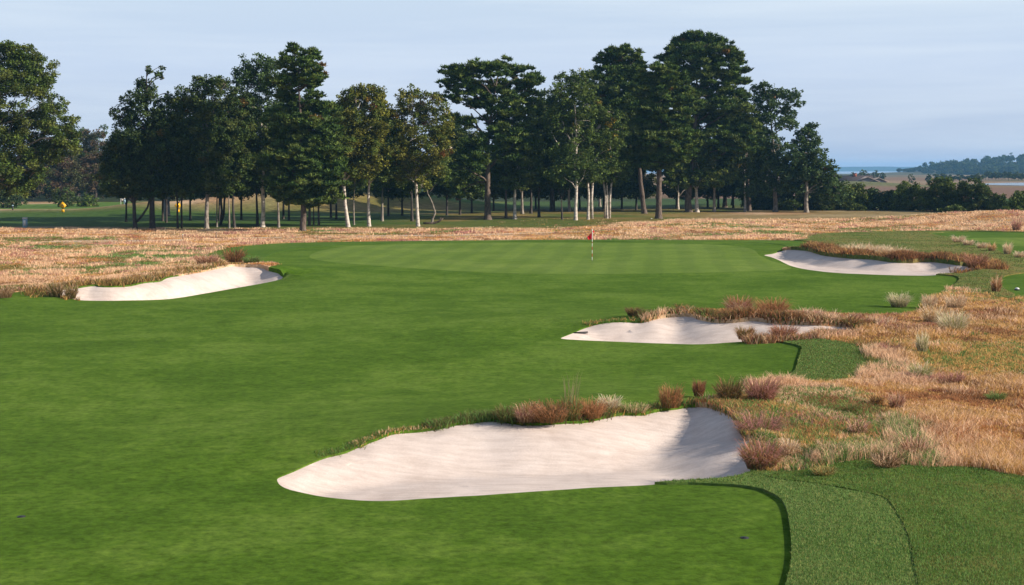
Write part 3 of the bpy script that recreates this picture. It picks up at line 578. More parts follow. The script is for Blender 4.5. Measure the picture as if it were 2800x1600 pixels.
CL = [
 (zb(720, 445), .42, .35, ['green', 'dark', 'olive'], 'dark green tuft at the end of the low green lip of the nearest bunker', dict(lip=.5)),
 (zb(870, 446), .50, .45, ['purple', 'brown', 'straw'], 'tan and purple tuft between the dark green tuft and the drooping brown clump', dict(lip=.5)),
 (zb(1030, 450), .55, .7, ['brown', 'rust', 'dark'], 'wide drooping brown clump on the back lip of the nearest bunker', dict(lip=.5, n=420, droop=.25)),
 (zb(1175, 432), .60, .35, ['rust', 'olive', 'green'], 'clump with tall feathery seed stalks on the lip of the nearest bunker', dict(lip=.5, n=300, stalk=24)),
 (zb(1320, 418), .52, .45, ['rust', 'brown', 'rust'], 'rust red clump beside the one with tall seed stalks', dict(lip=.5, n=280)),
 (zb(1440, 375), .42, .4, ['pale', 'straw', 'pale'], 'pale straw clump on the lip between rust red and green clumps', dict(lip=.5)),
 (zb(1620, 375), .26, .6, ['lime', 'green', 'straw'], 'low sprawling green and straw clump on the bunker lip', dict(lip=.5)),
 (zb(1870, 340), .62, .45, ['rust', 'olive', 'rust', 'brown'], 'big red brown clump by the shaded end of the nearest bunker', dict(lip=.5, n=340, lean=(.1, .5))),
 (zb(2065, 275), .45, .26, ['rust', 'crimson', 'brown'], 'small upright red clump set back from the bunker lip', dict(lip=.45, lean=(.1, .4))),
 (zb(2275, 318), .66, .5, ['dark', 'brown', 'olive'], 'dark spiky fan shaped clump at the corner of the nearest bunker', dict(lip=.5, n=320, lean=(.2, .7))),
 (zb(2500, 370), .72, .6, ['purple', 'brown', 'purple'], 'purple brown clump topmost on the shaded end of the nearest bunker', dict(lip=.3, n=420)),
 (zb(2480, 575), .68, .7, ['purple', 'purple', 'olive'], 'largest pink purple clump beside the bunker shadow', dict(lip=.2, n=800)),
 (zb(2500, 775), .66, .62, ['purple', 'olive', 'purple', 'rust'], 'purple and green clump at the low corner of the nearest bunker', dict(lip=.1, n=640)),
 (z2(1350, 105), .62, .5, ['lime', 'lime', 'pale'], 'bright yellow green spiky clump alone on the golden slope', dict(n=260)),
 (z2(1560, 135), .45, .6, ['purple', 'purple', 'brown'], 'hazy purple clump next to the yellow green spiky one', dict()),
 (z2(1460, 188), .16, .5, ['crimson', 'crimson', 'rust'], 'low crimson patch of leaves below the purple clump', dict(n=260)),
 (z2(890, 335), .36, .3, ['olive', 'green', 'brown'], 'green brown tuft on the pink straw nearest the far cut grass', dict()),
 (z2(1060, 272), .30, .28, ['brown', 'gold', 'dark'], 'short brown tuft above the pink straw slope', dict()),
 (z2(1190, 300), .48, .3, ['brown', 'straw', 'purple'], 'thin upright brown tuft beside the short brown one', dict()),
 (z2(1160, 415), .38, .26, ['olive', 'green', 'straw'], 'small olive tuft in the middle of the straw slope', dict()),
 (z2(1330, 462), .42, .42, ['lime', 'dark', 'lime'], 'yellow green tuft with a dark shaded side in the straw', dict()),
 (z2(935, 475), .42, .32, ['straw', 'olive', 'purple'], 'thin straw and olive tuft nearer the bunker', dict()),
 (z2(750, 605), .38, .42, ['olive', 'straw', 'green'], 'loose olive tuft on the greener ground by the bunker', dict()),
 (z2(710, 742), .26, .42, ['olive', 'gold', 'lime'], 'low rounded olive tuft at the edge of the mown grass', dict()),
 (z2(480, 610), .42, .3, ['straw', 'pale', 'straw'], 'pale straw tuft just behind the low corner purple clump', dict()),
 (z2(1310, 640), .62, .4, ['purple', 'straw', 'brown'], 'tallest brown stalks in the pale straw band', dict()),
 (z2(1850, 245), .3, .42, ['green', 'olive'], 'dark green tuft on the golden slope near the picture edge', dict()),
 (z2(1130, 690), .36, .5, ['dark', 'brown', 'straw'], 'dark tuft where the straw band meets the mown rough', dict()),
 (z7(605, 506), .4, .5, ['olive', 'brown', 'dark'], 'lone spiky brown green clump hanging over the middle bunker', dict(lip=.3, n=260)),
 (z7(1160, 606), .55, .5, ['rust', 'brown', 'olive'], 'red clump at the front edge of the middle bunker', dict(lip=.05, n=300)),
 (z7(1350, 604), .62, .75, ['purple', 'rust', 'brown'], 'wide purple red clump at the front edge of the middle bunker', dict(lip=.1, n=420)),
 (z7(1130, 470), .85, .8, ['rust', 'purple', 'brown'], 'large rust clump first on the ridge behind the middle bunker', dict(lip=.6, n=420)),
 (z7(1300, 478), .85, .9, ['rust', 'brown', 'rust'], 'large leaning rust clump in the middle of the bunker ridge', dict(lip=.6, n=420)),
 (z3(1450, 292), .75, .75, ['pale', 'lime', 'pale'], 'pale yellow fountain shaped clump against the fairway', dict(n=320)),
 (z3(1690, 302), .7, .5, ['pale', 'straw'], 'narrow pale straw clump at the corner of the fairway', dict()),
 (z3(1900, 312), .8, .7, ['pale', 'straw', 'straw'], 'loose pale straw clump beyond the corner of the fairway', dict()),
 (z3(1730, 430), .9, .8, ['pale', 'straw', 'gold'], 'tall golden clump at the end of the bunker ridge', dict(n=300)),
 (z3(1880, 505), .95, .8, ['pale', 'pale', 'lime'], 'tall pale clump leaning downhill from the golden clump', dict(n=300)),
 (z3(1635, 665), .75, .32, ['pale', 'pale', 'lime'], 'slim pale upright clump alone on the slope', dict(lean=(.1, .4))),
 (z3(1380, 665), .42, .6, ['brown', 'purple'], 'low brown purple tuft below the bunker ridge', dict()),
 (z6(1700, 482), 1.1, .95, ['rust', 'brown', 'dark'], 'dark red brown shrubby clump at the top of the far bunker face', dict(n=420, lip=.6)),
 (z6(1825, 490), .5, .9, ['green', 'dark', 'green'], 'low dark green clump beside the red brown shrubby one', dict(n=420, lip=.6)),
 (z6(1500, 500), .85, 1.2, ['rust', 'purple', 'straw'], 'hazy red clump left of the dark red brown one', dict(n=360, lip=.6)),
 (z6(405, 722), .8, .6, ['brown', 'straw', 'olive'], 'brown tuft at the low tip of the sunlit bunker', dict()),
 (z6(515, 738), .75, .45, ['olive', 'brown', 'straw'], 'thin tuft standing inside the low tip of the sunlit bunker', dict()),
 (z6(30, 730), .7, .7, ['straw', 'brown'], 'straw tuft at the edge of the fairway far from the bunker tip', dict()),
 (z5(1880, 862), .7, .9, ['pale', 'straw'], 'first pale tuft of the row by the side green', dict()),
 (z5(1965, 888), .6, .8, ['pale', 'straw'], 'second pale tuft of the row by the side green', dict()),
 (z5(2080, 912), .6, .7, ['pale', 'straw'], 'third pale tuft of the row by the side green', dict()),
 (z5(2160, 935), .75, .45, ['straw', 'gold'], 'short golden tuft of the row by the side green', dict()),
 (z5(2290, 962), .95, .5, ['pale', 'straw'], 'tallest pale tuft of the row by the side green', dict()),
 (z5(2390, 992), .6, .6, ['pale', 'straw'], 'last pale tuft of the row by the side green', dict()),
 (z5(2195, 1275), .95, .45, ['rust', 'straw', 'brown'], 'upright rust and straw clump beside the small tee', dict(lean=(.1, .4))),
 (z5(2030, 1075), 1.1, 1.1, ['brown', 'rust', 'purple'], 'brown shrubby clump at the low end of the shaded bunker', dict(n=360)),
 (z5(2365, 765), 1.5, .8, ['purple', 'straw', 'purple'], 'pinkish twiggy bush standing behind the side green', dict(lean=(.2, .8)))]
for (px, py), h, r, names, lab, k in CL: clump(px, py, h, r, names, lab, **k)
# ------------------------------------------------------------------ trees
def leaves_cards(P, size, rnd, up=.35, aspect=.6):
    """rhombus leaf sprays at P, oriented at random with a tendency to lie flat"""
    n = len(P); d = rnd.normal(0, 1, (n, 3)); d[:, 2] *= .6; d /= np.linalg.norm(d, axis=1)[:, None]
    nn = rnd.normal(0, 1, (n, 3)); nn[:, 2] += up * 2; s = np.cross(d, nn); s /= np.linalg.norm(s, axis=1)[:, None] + 1e-9
    L = (size * rnd.uniform(.7, 1.3, n))[:, None]; V = np.empty((n, 4, 3), np.float32)
    V[:, 0] = P - d * L * .5; V[:, 1] = P + s * L * aspect * .5; V[:, 2] = P + d * L * .5; V[:, 3] = P - s * L * aspect * .5
    return V.reshape(-1, 3), np.arange(n * 4).reshape(n, 4)
def needle_tufts(P, size, rnd, k=5):
    n = len(P) * k; c = np.repeat(P, k, 0); d = rnd.normal(0, 1, (n, 3)); d[:, 2] = np.abs(d[:, 2]) * .9 + .1; d /= np.linalg.norm(d, axis=1)[:, None]
    s = np.cross(d, rnd.normal(0, 1, (n, 3))); s /= np.linalg.norm(s, axis=1)[:, None] + 1e-9; L = (size * rnd.uniform(.7, 1.3, n))[:, None]
    V = np.empty((n, 3, 3), np.float32); V[:, 0] = c + d * L; V[:, 1] = c + s * L * .2; V[:, 2] = c - s * L * .2
    return V.reshape(-1, 3), np.arange(n * 3).reshape(n, 3)
KIND = {  # leaf colours, bark, clump radius, flatness, fill
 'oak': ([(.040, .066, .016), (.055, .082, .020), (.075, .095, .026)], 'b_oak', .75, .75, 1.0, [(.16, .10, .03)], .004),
 'yellow': ([(.075, .085, .018), (.105, .108, .024), (.06, .082, .02)], 'b_birch', .75, .8, 1.15, [(.18, .12, .03), (.17, .08, .03)], .03),
 'bluish': ([(.038, .066, .024), (.05, .08, .032), (.03, .055, .022)], 'b_birch', .8, .75, 1.1, [(.2, .1, .03)], .01),
 'birch': ([(.050, .080, .020), (.068, .096, .026), (.04, .066, .018)], 'b_birch', .7, .85, 1.1, [(.2, .16, .03)], .015),
 'pine': ([(.030, .056, .015), (.045, .075, .019), (.064, .090, .024)], 'b_pine', .85, .42, 1.0, [(.14, .09, .03)], .003),
 'cedar': ([(.030, .05, .018), (.042, .064, .022), (.024, .042, .016)], 'b_dark', .6, .9, .95, [(.12, .1, .03)], .01),
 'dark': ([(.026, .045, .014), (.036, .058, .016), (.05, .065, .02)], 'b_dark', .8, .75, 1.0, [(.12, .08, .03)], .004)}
def crown_mesh(lobes, kind, rnd, leaf, dens=1., base=np.zeros(3)):
    cols, _, rc, fl, fill, odd, oddp = KIND[kind]; Pc, Rc = [], []
    for c, r in lobes:
        rcl = min(rc, .6 * max(r.min(), .4)); n = max(5, int(dens * fill * 3.0 * (r[0] * r[2] + r[0] * r[1] + r[1] * r[2]) / 3 / rcl ** 2 * 1.5))
        d = rnd.normal(0, 1, (n, 3)); d /= np.linalg.norm(d, axis=1)[:, None]; q = rnd.random((n, 1)) ** .45
        Pc.append(c + d * q * r * .95); Rc.append(np.full(n, rcl) * rnd.uniform(.6, 1.15, n))
    Pc = np.concatenate(Pc); Rc = np.concatenate(Rc); nl = np.maximum(6, (dens * 4.8 * Rc ** 2 / leaf ** 2 * (1.9 if kind == 'pine' else 2.4)).astype(int))
    if kind == 'pine': nl = np.maximum(5, nl // 2)
    idx = np.repeat(np.arange(len(Pc)), nl); k = len(idx); d = rnd.normal(0, 1, (k, 3)); d /= np.linalg.norm(d, axis=1)[:, None]
    P = Pc[idx] + d * (rnd.random((k, 1)) ** .6) * .88 * Rc[idx][:, None] * np.array([1, 1, fl])
    cv = 1.45 * np.array(cols)[rnd.integers(0, len(cols), len(Pc))] * rnd.uniform(.75, 1.3, (len(Pc), 1)); o = rnd.random(len(Pc)) < oddp
    if o.any(): cv[o] = np.array(odd)[rnd.integers(0, len(odd), o.sum())]
    lc = cv[idx] * rnd.uniform(.65, 1.4, (k, 1)) * np.array([1.06, 1.03, .84])
    if kind == 'pine': V, F = needle_tufts(P - base, leaf * 1.5, rnd); C = np.repeat(lc, 15, 0)
    else: V, F = leaves_cards(P - base, leaf, rnd); C = np.repeat(lc, 4, 0)
    return V, F, C, Pc
def bend(a, b, rnd, k=4, sag=.08):
    a, b = np.array(a, float), np.array(b, float); L = np.linalg.norm(b - a); pts = [a + (b - a) * t for t in np.linspace(0, 1, k + 1)]
    for i in range(1, k): pts[i] = pts[i] + rnd.normal(0, sag * L * .4, 3) + np.array([0, 0, sag * L * math.sin(math.pi * i / k)])
    return pts
def tree(name, label, cat, kind, base, tw, path, lobes, group='trees of the grove behind the green', Y=None, leaf=None, dens=1., seed=0, extra=None, barkm=None, depthk=1.):
    rnd = np.random.default_rng(seed + 100)
    g = GZ(*base) if Y is None else AT(base[0], base[1], Y)
    if Y is not None: g[2] = zg1(g[0], g[1]) if Y < 740 else 0.
    Y = g[1]; s = Y / FPX; root = empty(name, g, label=label, cat=cat, group=group)
    ct = np.mean([l[0] for l in lobes]); half = max(abs(l[0] - ct) + l[2] for l in lobes) * s
    LB = []
    for lx, ly, rx, ry in lobes:
        big = 1 if max(rx, ry) < 15 else 1.28 if kind in ('yellow', 'bluish', 'birch') else 1.2; rx, ry = rx * big, ry * (1.5 if kind == 'pine' and rx > 25 else 1.2 if big > 1 else 1); ry_ = max(ry, 4); c = AT(lx, ly, Y); c[1] += rnd.uniform(-.45, .45) * max(half - rx * s * .6, .3) * depthk
        LB.append((c, np.array([rx * s, (rx + ry_) * .55 * s, ry_ * s])))
    lf = leaf or max(.24, Y * .00165)
    V, F, C, Pc = crown_mesh(LB, kind, rnd, lf, dens, g); mesh_np('crown', V, F, M['needle' if kind == 'pine' else 'leaf'], C, parent=root)
    mb = MB(); r0 = tw * .5 * s; top = [AT(*p, Y) - g for p in path]; P = [np.array([0, 0, -.25]), np.array([0, 0, .0]), np.array([(top[0][0]) * .06, 0, top[0][2] * .06 + .12])]
    pts = [np.zeros(3)] + top
    for i in range(len(pts) - 1):
        k = max(2, int(np.linalg.norm(pts[i + 1] - pts[i]) / 1.4))
        for t in range(1, k + 1):
            q = pts[i] + (pts[i + 1] - pts[i]) * t / k + rnd.normal(0, r0 * .12, 3) * np.array([1, 1, 0])
            if q[2] > P[-1][2] + .15: P.append(q)
    H = P[-1][2]; rad = [r0 * 1.55, r0 * 1.4, r0 * 1.08] + [r0 * (1 - .9 * (max(0, p[2]) / H) ** 1.0) for p in P[3:]]
    mb.tube(P, rad, 9)
    P = P[1:]
    for c, r in LB:                                       # limbs into every lobe
        cl = c - g; z0 = max(.25 * H, min(cl[2] - r[2] * .8 - abs(cl[0]) * .45, H * .93)); j = min(range(len(P)), key=lambda q: abs(P[q][2] - z0)); a = P[j]
        rr = max(r0 * .34 * (1 - .55 * a[2] / H), .05)
        lp = bend(a, cl + rnd.normal(0, .15, 3) * r, rnd); mb.tube(lp, [rr * (1 - .17 * q) for q in range(5)], 6)
        near = [q - g for q in Pc if np.all(np.abs(q - c) < r * 1.1)]; rnd.shuffle(near)
        for q in near[:5]:
            a2 = lp[rnd.integers(2, 5)]; mb.tube(bend(a2, q, rnd, 3), [rr * .42, rr * .34, rr * .26, rr * .14], 5)
    for e in (extra or []):                                # named visible limbs or second stems: pixel path, width
        w, pp = e; q = [AT(*p, Y) - g for p in pp]; mb.tube(q, [w * .5 * s * (1 - .12 * i) for i in range(len(q))], 7)
    mb.build('trunk', M[barkm or KIND[kind][1]], root, smooth=True)
    return root
T = [
 # cluster at the left
 ('oak_tree', 'large spreading oak cut by the picture edge, rounded sunlit crown', 'oak', (-75, 634), 24, [(-70, 470), (-30, 300), (10, 180)], [(-20, 180, 100, 60), (70, 190, 75, 50), (120, 235, 35, 40), (10, 250, 110, 60), (110, 345, 85, 55), (165, 365, 40, 45), (30, 350, 95, 60), (60, 420, 85, 45), (110, 430, 50, 35), (-20, 460, 80, 50), (45, 490, 45, 30), (-60, 330, 80, 90), (140, 290, 40, 30), (175, 395, 34, 30), (60, 150, 50, 24), (0, 140, 60, 24), (10, 510, 60, 26)], dict(extra=[(6, [(-40, 350), (20, 335), (60, 325), (100, 330)]), (5, [(-20, 470), (30, 445), (60, 425)])], dens=1.0)),
 ('cedar_tree', 'cedar with a spiky open top on a thick dark trunk', 'cedar', (417, 627), 16, [(416, 540), (408, 400), (400, 240), (402, 180)], [(398, 182, 8, 10), (412, 195, 14, 10), (436, 182, 8, 10), (434, 205, 14, 14), (446, 212, 8, 8), (370, 235, 8, 20), (395, 235, 32, 22), (380, 265, 44, 24), (448, 255, 12, 12), (430, 268, 30, 12), (345, 250, 8, 6), (350, 300, 36, 28), (400, 310, 56, 36), (322, 315, 14, 14), (335, 335, 34, 24), (370, 380, 70, 50), (420, 400, 70, 60), (390, 470, 80, 50), (440, 490, 50, 40)], dict(dens=.9, leaf=.28)),
 ('oak_tree', 'dark tree with a slanting low limb beside the cedar', 'dark', (370, 627), 12, [(368, 560), (360, 450), (355, 360)], [(340, 390, 40, 40), (320, 450, 40, 50), (370, 440, 60, 60), (345, 500, 50, 35), (320, 520, 35, 20), (325, 430, 50, 60), (395, 430, 70, 70), (400, 510, 60, 26)], dict(extra=[(7, [(375, 606), (390, 588), (404, 566), (410, 540)])])),
 ('oak_tree', 'dark tree on two thin grey stems right of the cedar', 'dark', (486, 626), 6, [(485, 560), (480, 430), (478, 330)], [(470, 300, 40, 32), (500, 280, 30, 22), (475, 370, 55, 50), (500, 440, 60, 55), (470, 500, 50, 35), (520, 510, 40, 30), (490, 390, 70, 70), (530, 460, 60, 50), (455, 430, 60, 60)], dict(extra=[(6, [(497, 626), (496, 560), (500, 470)])])),
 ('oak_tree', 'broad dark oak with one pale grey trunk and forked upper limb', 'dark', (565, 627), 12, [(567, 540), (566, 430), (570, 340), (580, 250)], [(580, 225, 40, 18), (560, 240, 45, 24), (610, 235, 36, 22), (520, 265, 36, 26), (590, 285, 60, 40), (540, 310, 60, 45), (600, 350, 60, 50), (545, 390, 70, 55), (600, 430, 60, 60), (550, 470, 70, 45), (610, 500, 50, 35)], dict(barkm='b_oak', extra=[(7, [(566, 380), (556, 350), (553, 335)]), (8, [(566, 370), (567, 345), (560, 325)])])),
 ('oak_tree', 'thin pale straight stem in front of two curved dark stems', 'dark', (593, 622), 5, [(593, 540), (596, 440)], [(590, 440, 50, 50), (620, 470, 40, 40), (580, 500, 40, 30)], dict(barkm='b_oak')),
 ('oak_tree', 'dark tree on two stems curving apart above the shaded fairway', 'dark', (603, 618), 7, [(606, 580), (602, 500), (610, 400)], [(620, 400, 80, 70), (640, 460, 60, 55), (610, 510, 60, 26), (570, 450, 60, 60), (660, 510, 50, 24)], dict(extra=[(7, [(604, 612), (612, 585), (614, 540), (622, 480)])])),
 ('oak_tree', 'slim reddish straight stem right of the curved pair', 'dark', (627, 625), 5, [(626, 540), (630, 430)], [(640, 350, 50, 45), (650, 420, 55, 50), (630, 490, 45, 35)], dict(barkm='b_oak')),
 ('oak_tree', 'dark leaning stem right of the slim reddish one', 'dark', (641, 624), 8, [(637, 560), (636, 460), (645, 350)], [(655, 290, 40, 40), (650, 370, 50, 50), (660, 450, 50, 45), (640, 505, 45, 25)], dict()),
 ('oak_tree', 'tall airy blue green oak with a thick white lower trunk', 'bluish', (718, 622), 12, [(718, 530), (716, 420), (712, 300), (706, 200)], [(705, 168, 42, 20), (675, 195, 36, 26), (735, 185, 36, 26), (700, 215, 56, 28), (665, 225, 24, 18), (745, 230, 44, 30), (690, 265, 44, 28), (730, 290, 60, 36), (680, 330, 50, 40), (740, 360, 60, 45), (695, 400, 60, 50), (740, 440, 50, 45), (690, 480, 50, 35)], dict(dens=.8)),
 ('oak_tree', 'dark thin trunk touching the thick white trunk', 'dark', (704, 618), 8, [(702, 540), (700, 430)], [(690, 420, 50, 50), (710, 480, 50, 35), (670, 460, 40, 40)], dict()),
 ('oak_tree', 'slender grey trunk between white trunk and foremost pine', 'dark', (762, 623), 7, [(760, 540), (764, 430)], [(760, 380, 50, 45), (765, 450, 45, 45), (755, 510, 35, 25)], dict(barkm='b_oak')),
 ('pine_tree', 'foremost pine standing in the straw, layered crown over a dark trunk', 'pine', (828, 634), 17, [(828, 540), (824, 420), (820, 300), (815, 200), (818, 150)], [(806, 138, 22, 12), (850, 140, 16, 9), (830, 155, 40, 14), (800, 172, 40, 16), (850, 180, 40, 14), (868, 205, 28, 14), (815, 200, 55, 16), (860, 225, 36, 12), (775, 225, 44, 16), (825, 232, 40, 12), (865, 262, 26, 9), (780, 262, 40, 14), (830, 295, 70, 18), (890, 300, 40, 14), (760, 310, 40, 16), (800, 335, 70, 20), (880, 340, 70, 22), (850, 375, 90, 22), (780, 385, 60, 20), (910, 385, 50, 20), (820, 420, 90, 22), (900, 430, 60, 20), (745, 435, 44, 18), (800, 465, 80, 20), (880, 470, 70, 20), (840, 500, 100, 20), (760, 495, 40, 16), (800, 535, 60, 16), (870, 540, 70, 16), (835, 555, 40, 10)], dict(extra=[(4, [(824, 480), (800, 468), (770, 455), (745, 452)]), (4, [(820, 250), (845, 225), (862, 215)])])),
 ('pine_tree', 'slim reddish pine stem close behind the foremost pine', 'pine', (846, 618), 8, [(846, 540), (848, 440)], [(850, 430, 50, 26), (870, 470, 40, 20), (840, 505, 44, 18)], dict()),
 ('pine_tree', 'thinnest of the stems behind the foremost pine', 'pine', (858, 616), 4, [(857, 540), (860, 470)], [(865, 470, 40, 20), (855, 500, 34, 16)], dict()),
 ('pine_tree', 'upright orange brown pine stem between foremost pine and autumn oak', 'pine', (872, 617), 6, [(871, 540), (878, 420)], [(885, 400, 46, 26), (895, 450, 40, 24), (880, 500, 36, 18)], dict()),
 ('oak_tree', 'rounded autumn tinted oak on a pale trunk that leans', 'yellow', (952, 622), 11, [(944, 560), (940, 500), (955, 380), (985, 280)], [(985, 252, 46, 20), (955, 270, 36, 22), (1025, 268, 36, 26), (990, 295, 60, 35), (1040, 305, 26, 30), (940, 310, 30, 34), (965, 345, 56, 44), (1020, 350, 50, 44), (945, 400, 36, 44), (990, 410, 60, 48), (1030, 420, 40, 40), (975, 465, 46, 30), (930, 460, 20, 34), (930, 500, 20, 14)], dict(dens=.95)),
 ('oak_tree', 'thin dark stem just right of the leaning pale trunk', 'oak', (968, 616), 5, [(967, 550), (972, 450)], [(975, 430, 36, 36), (985, 480, 36, 26), (970, 500, 26, 16)], dict()),
 ('oak_tree', 'straight pale trunk midway between two autumn tinted crowns', 'oak', (1009, 620), 10, [(1007, 540), (1012, 430), (1035, 350)], [(1050, 330, 36, 36), (1035, 390, 50, 45), (1060, 440, 36, 34), (1020, 470, 46, 24)], dict(barkm='b_birch')),
 ('oak_tree', 'short grey trunk under a low bushy crown, set farther back', 'oak', (1045, 606), 8, [(1045, 540), (1048, 470)], [(1050, 440, 46, 36), (1080, 460, 36, 34), (1040, 490, 40, 20)], dict()),
 ('oak_tree', 'yellow green oak on the brightest white trunk', 'yellow', (1143, 620), 10, [(1139, 540), (1138, 470), (1130, 360), (1126, 270)], [(1124, 252, 32, 18), (1105, 275, 26, 20), (1180, 272, 32, 18), (1150, 295, 36, 22), (1205, 300, 26, 22), (1085, 310, 30, 22), (1125, 325, 50, 26), (1190, 335, 46, 24), (1225, 360, 24, 24), (1100, 360, 40, 26), (1150, 375, 56, 34), (1215, 405, 34, 26), (1110, 415, 50, 34), (1170, 430, 56, 34), (1130, 460, 50, 26), (1190, 465, 26, 22), (1110, 480, 30, 16), (1160, 500, 22, 18)], dict(dens=.85)),
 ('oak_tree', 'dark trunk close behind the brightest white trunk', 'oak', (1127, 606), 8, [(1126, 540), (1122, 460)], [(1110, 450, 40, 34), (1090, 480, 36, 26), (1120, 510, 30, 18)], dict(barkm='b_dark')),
 ('oak_tree', 'small crooked tree with an elbow in its thin trunk', 'oak', (1181, 612), 7, [(1183, 598), (1190, 582), (1182, 555), (1170, 530), (1165, 480)], [(1175, 470, 34, 26), (1200, 455, 30, 24), (1215, 490, 26, 22)], dict()),
 ('pine_tree', 'big open crowned pine with a stout dark trunk and bare forked limbs', 'pine', (1334, 602), 19, [(1333, 500), (1332, 430), (1335, 380), (1345, 300), (1360, 210)], [(1380, 178, 44, 14), (1310, 186, 40, 13), (1240, 198, 30, 16), (1275, 205, 40, 16), (1345, 200, 50, 18), (1425, 205, 40, 18), (1225, 230, 24, 14), (1265, 240, 50, 18), (1330, 235, 56, 20), (1400, 240, 60, 22), (1455, 230, 30, 18), (1245, 268, 40, 14), (1310, 275, 40, 16), (1380, 285, 60, 24), (1445, 280, 40, 26), (1420, 325, 54, 26), (1360, 325, 44, 20), (1380, 365, 56, 22), (1430, 375, 40, 26), (1240, 320, 22, 9), (1275, 335, 26, 10), (1300, 400, 50, 16), (1270, 425, 40, 18), (1390, 410, 50, 26), (1260, 460, 50, 22), (1300, 440, 40, 16), (1255, 500, 40, 26), (1250, 530, 20, 16)], dict(extra=[(7, [(1332, 400), (1318, 370), (1300, 335), (1288, 310)]), (6, [(1335, 410), (1350, 385), (1365, 370), (1385, 360)]), (5, [(1300, 335), (1275, 328), (1240, 330)]), (3, [(1335, 560 - 50), (1315, 500), (1290, 497)])], dens=.9)),
 ('pine_tree', 'dark slim trunk next to the stout pine', 'pine', (1384, 597), 8, [(1384, 500), (1382, 440)], [(1382, 455, 50, 18), (1400, 430, 40, 18), (1370, 480, 36, 12)], dict()),
 ('oak_tree', 'smooth pale trunk leaning up toward a bare grey limb', 'oak', (1408, 600), 10, [(1407, 540), (1410, 490), (1428, 440), (1440, 400)], [(1440, 400, 46, 40), (1400, 440, 40, 26), (1450, 450, 40, 36), (1430, 480, 40, 20)], dict(barkm='b_birch')),
 ('oak_tree', 'short orange lit trunk behind the leaning pale trunk', 'oak', (1428, 586), 9, [(1427, 530), (1432, 460)], [(1440, 430, 46, 40), (1420, 470, 40, 26)], dict()),
 ('oak_tree', 'shaded trunk before the dark gap in the grove', 'dark', (1452, 585), 8, [(1452, 520), (1455, 440)], [(1460, 400, 50, 50), (1470, 450, 46, 36), (1450, 490, 40, 22)], dict()),
 ('oak_tree', 'dark flared trunk left of the birches', 'dark', (1474, 595), 8, [(1473, 530), (1478, 430)], [(1480, 330, 36, 44), (1490, 390, 46, 50), (1480, 450, 46, 34), (1490, 490, 36, 20)], dict()),
 ('oak_tree', 'thick shaded trunk deep in the grove', 'dark', (1510, 578), 13, [(1510, 510), (1512, 400), (1510, 300)], [(1500, 290, 36, 36), (1520, 350, 50, 45), (1500, 410, 50, 45), (1530, 460, 46, 34)], dict()),
 ('oak_tree', 'small dark forked sapling before the first birch', 'dark', (1537, 601), 6, [(1536, 560), (1535, 520)], [(1535, 505, 24, 14), (1520, 495, 18, 12), (1550, 495, 18, 14)], dict(extra=[(3, [(1536, 545), (1528, 525), (1524, 508)]), (3, [(1536, 545), (1544, 528), (1548, 508)])])),
 ('birch_tree', 'feathery birch on a single white trunk, palest upright branches', 'birch', (1574, 603), 10, [(1575, 520), (1576, 440), (1575, 370), (1572, 280), (1572, 220)], [(1574, 205, 36, 16), (1545, 225, 34, 18), (1600, 235, 34, 20), (1525, 255, 26, 20), (1570, 260, 50, 26), (1610, 275, 26, 26), (1540, 300, 46, 28), (1590, 315, 46, 28), (1520, 340, 36, 24), (1565, 360, 50, 28), (1605, 380, 36, 26), (1545, 410, 40, 24), (1580, 420, 56, 26), (1560, 455, 60, 26), (1600, 470, 46, 26), (1530, 470, 36, 22), (1570, 495, 46, 16)], dict(extra=[(4, [(1576, 400), (1560, 385), (1545, 355)]), (4, [(1576, 390), (1582, 360), (1586, 330)]), (3, [(1545, 355), (1538, 330)]), (2.5, [(1505, 355), (1520, 385), (1535, 405)]), (2.5, [(1572, 300), (1566, 260), (1560, 235)])], dens=.85)),
 ('birch_tree', 'birch on two close white trunks with long pale limbs', 'birch', (1608, 601), 8, [(1609, 530), (1606, 450), (1602, 400), (1625, 360), (1655, 325)], [(1665, 310, 34, 18), (1685, 335, 28, 18), (1640, 335, 30, 20), (1660, 360, 44, 24), (1695, 355, 18, 16), (1630, 385, 40, 26), (1670, 400, 40, 26), (1620, 430, 46, 30), (1650, 455, 46, 28), (1615, 475, 46, 24)], dict(extra=[(8, [(1619, 598), (1618, 540), (1622, 480), (1630, 430)]), (5, [(1602, 410), (1622, 378), (1640, 345), (1650, 325)])], dens=.85)),
 ('birch_tree', 'birch on three touching white trunks with a yellowish skirt of leaves', 'birch', (1660, 598), 7, [(1661, 530), (1658, 460), (1665, 390)], [(1690, 385, 34, 26), (1660, 400, 40, 30), (1690, 425, 36, 26), (1665, 445, 50, 28), (1640, 470, 40, 22), (1690, 470, 34, 20), (1665, 490, 50, 14)], dict(extra=[(7, [(1654, 596), (1656, 540), (1648, 480)]), (7, [(1667, 599), (1668, 540), (1674, 480)])], dens=.9)),
 ('oak_tree', 'short sunlit trunk seen between birch trunks', 'oak', (1557, 580), 9, [(1556, 530), (1558, 460)], [(1550, 440, 46, 36), (1570, 470, 40, 24)], dict()),
 ('oak_tree', 'far sunlit trunk right of the two trunked birch', 'oak', (1640, 566), 8, [(1640, 520), (1642, 440)], [(1640, 260, 36, 30), (1620, 220, 40, 22), (1660, 230, 36, 24), (1630, 300, 44, 36), (1650, 420, 44, 36)], dict()),
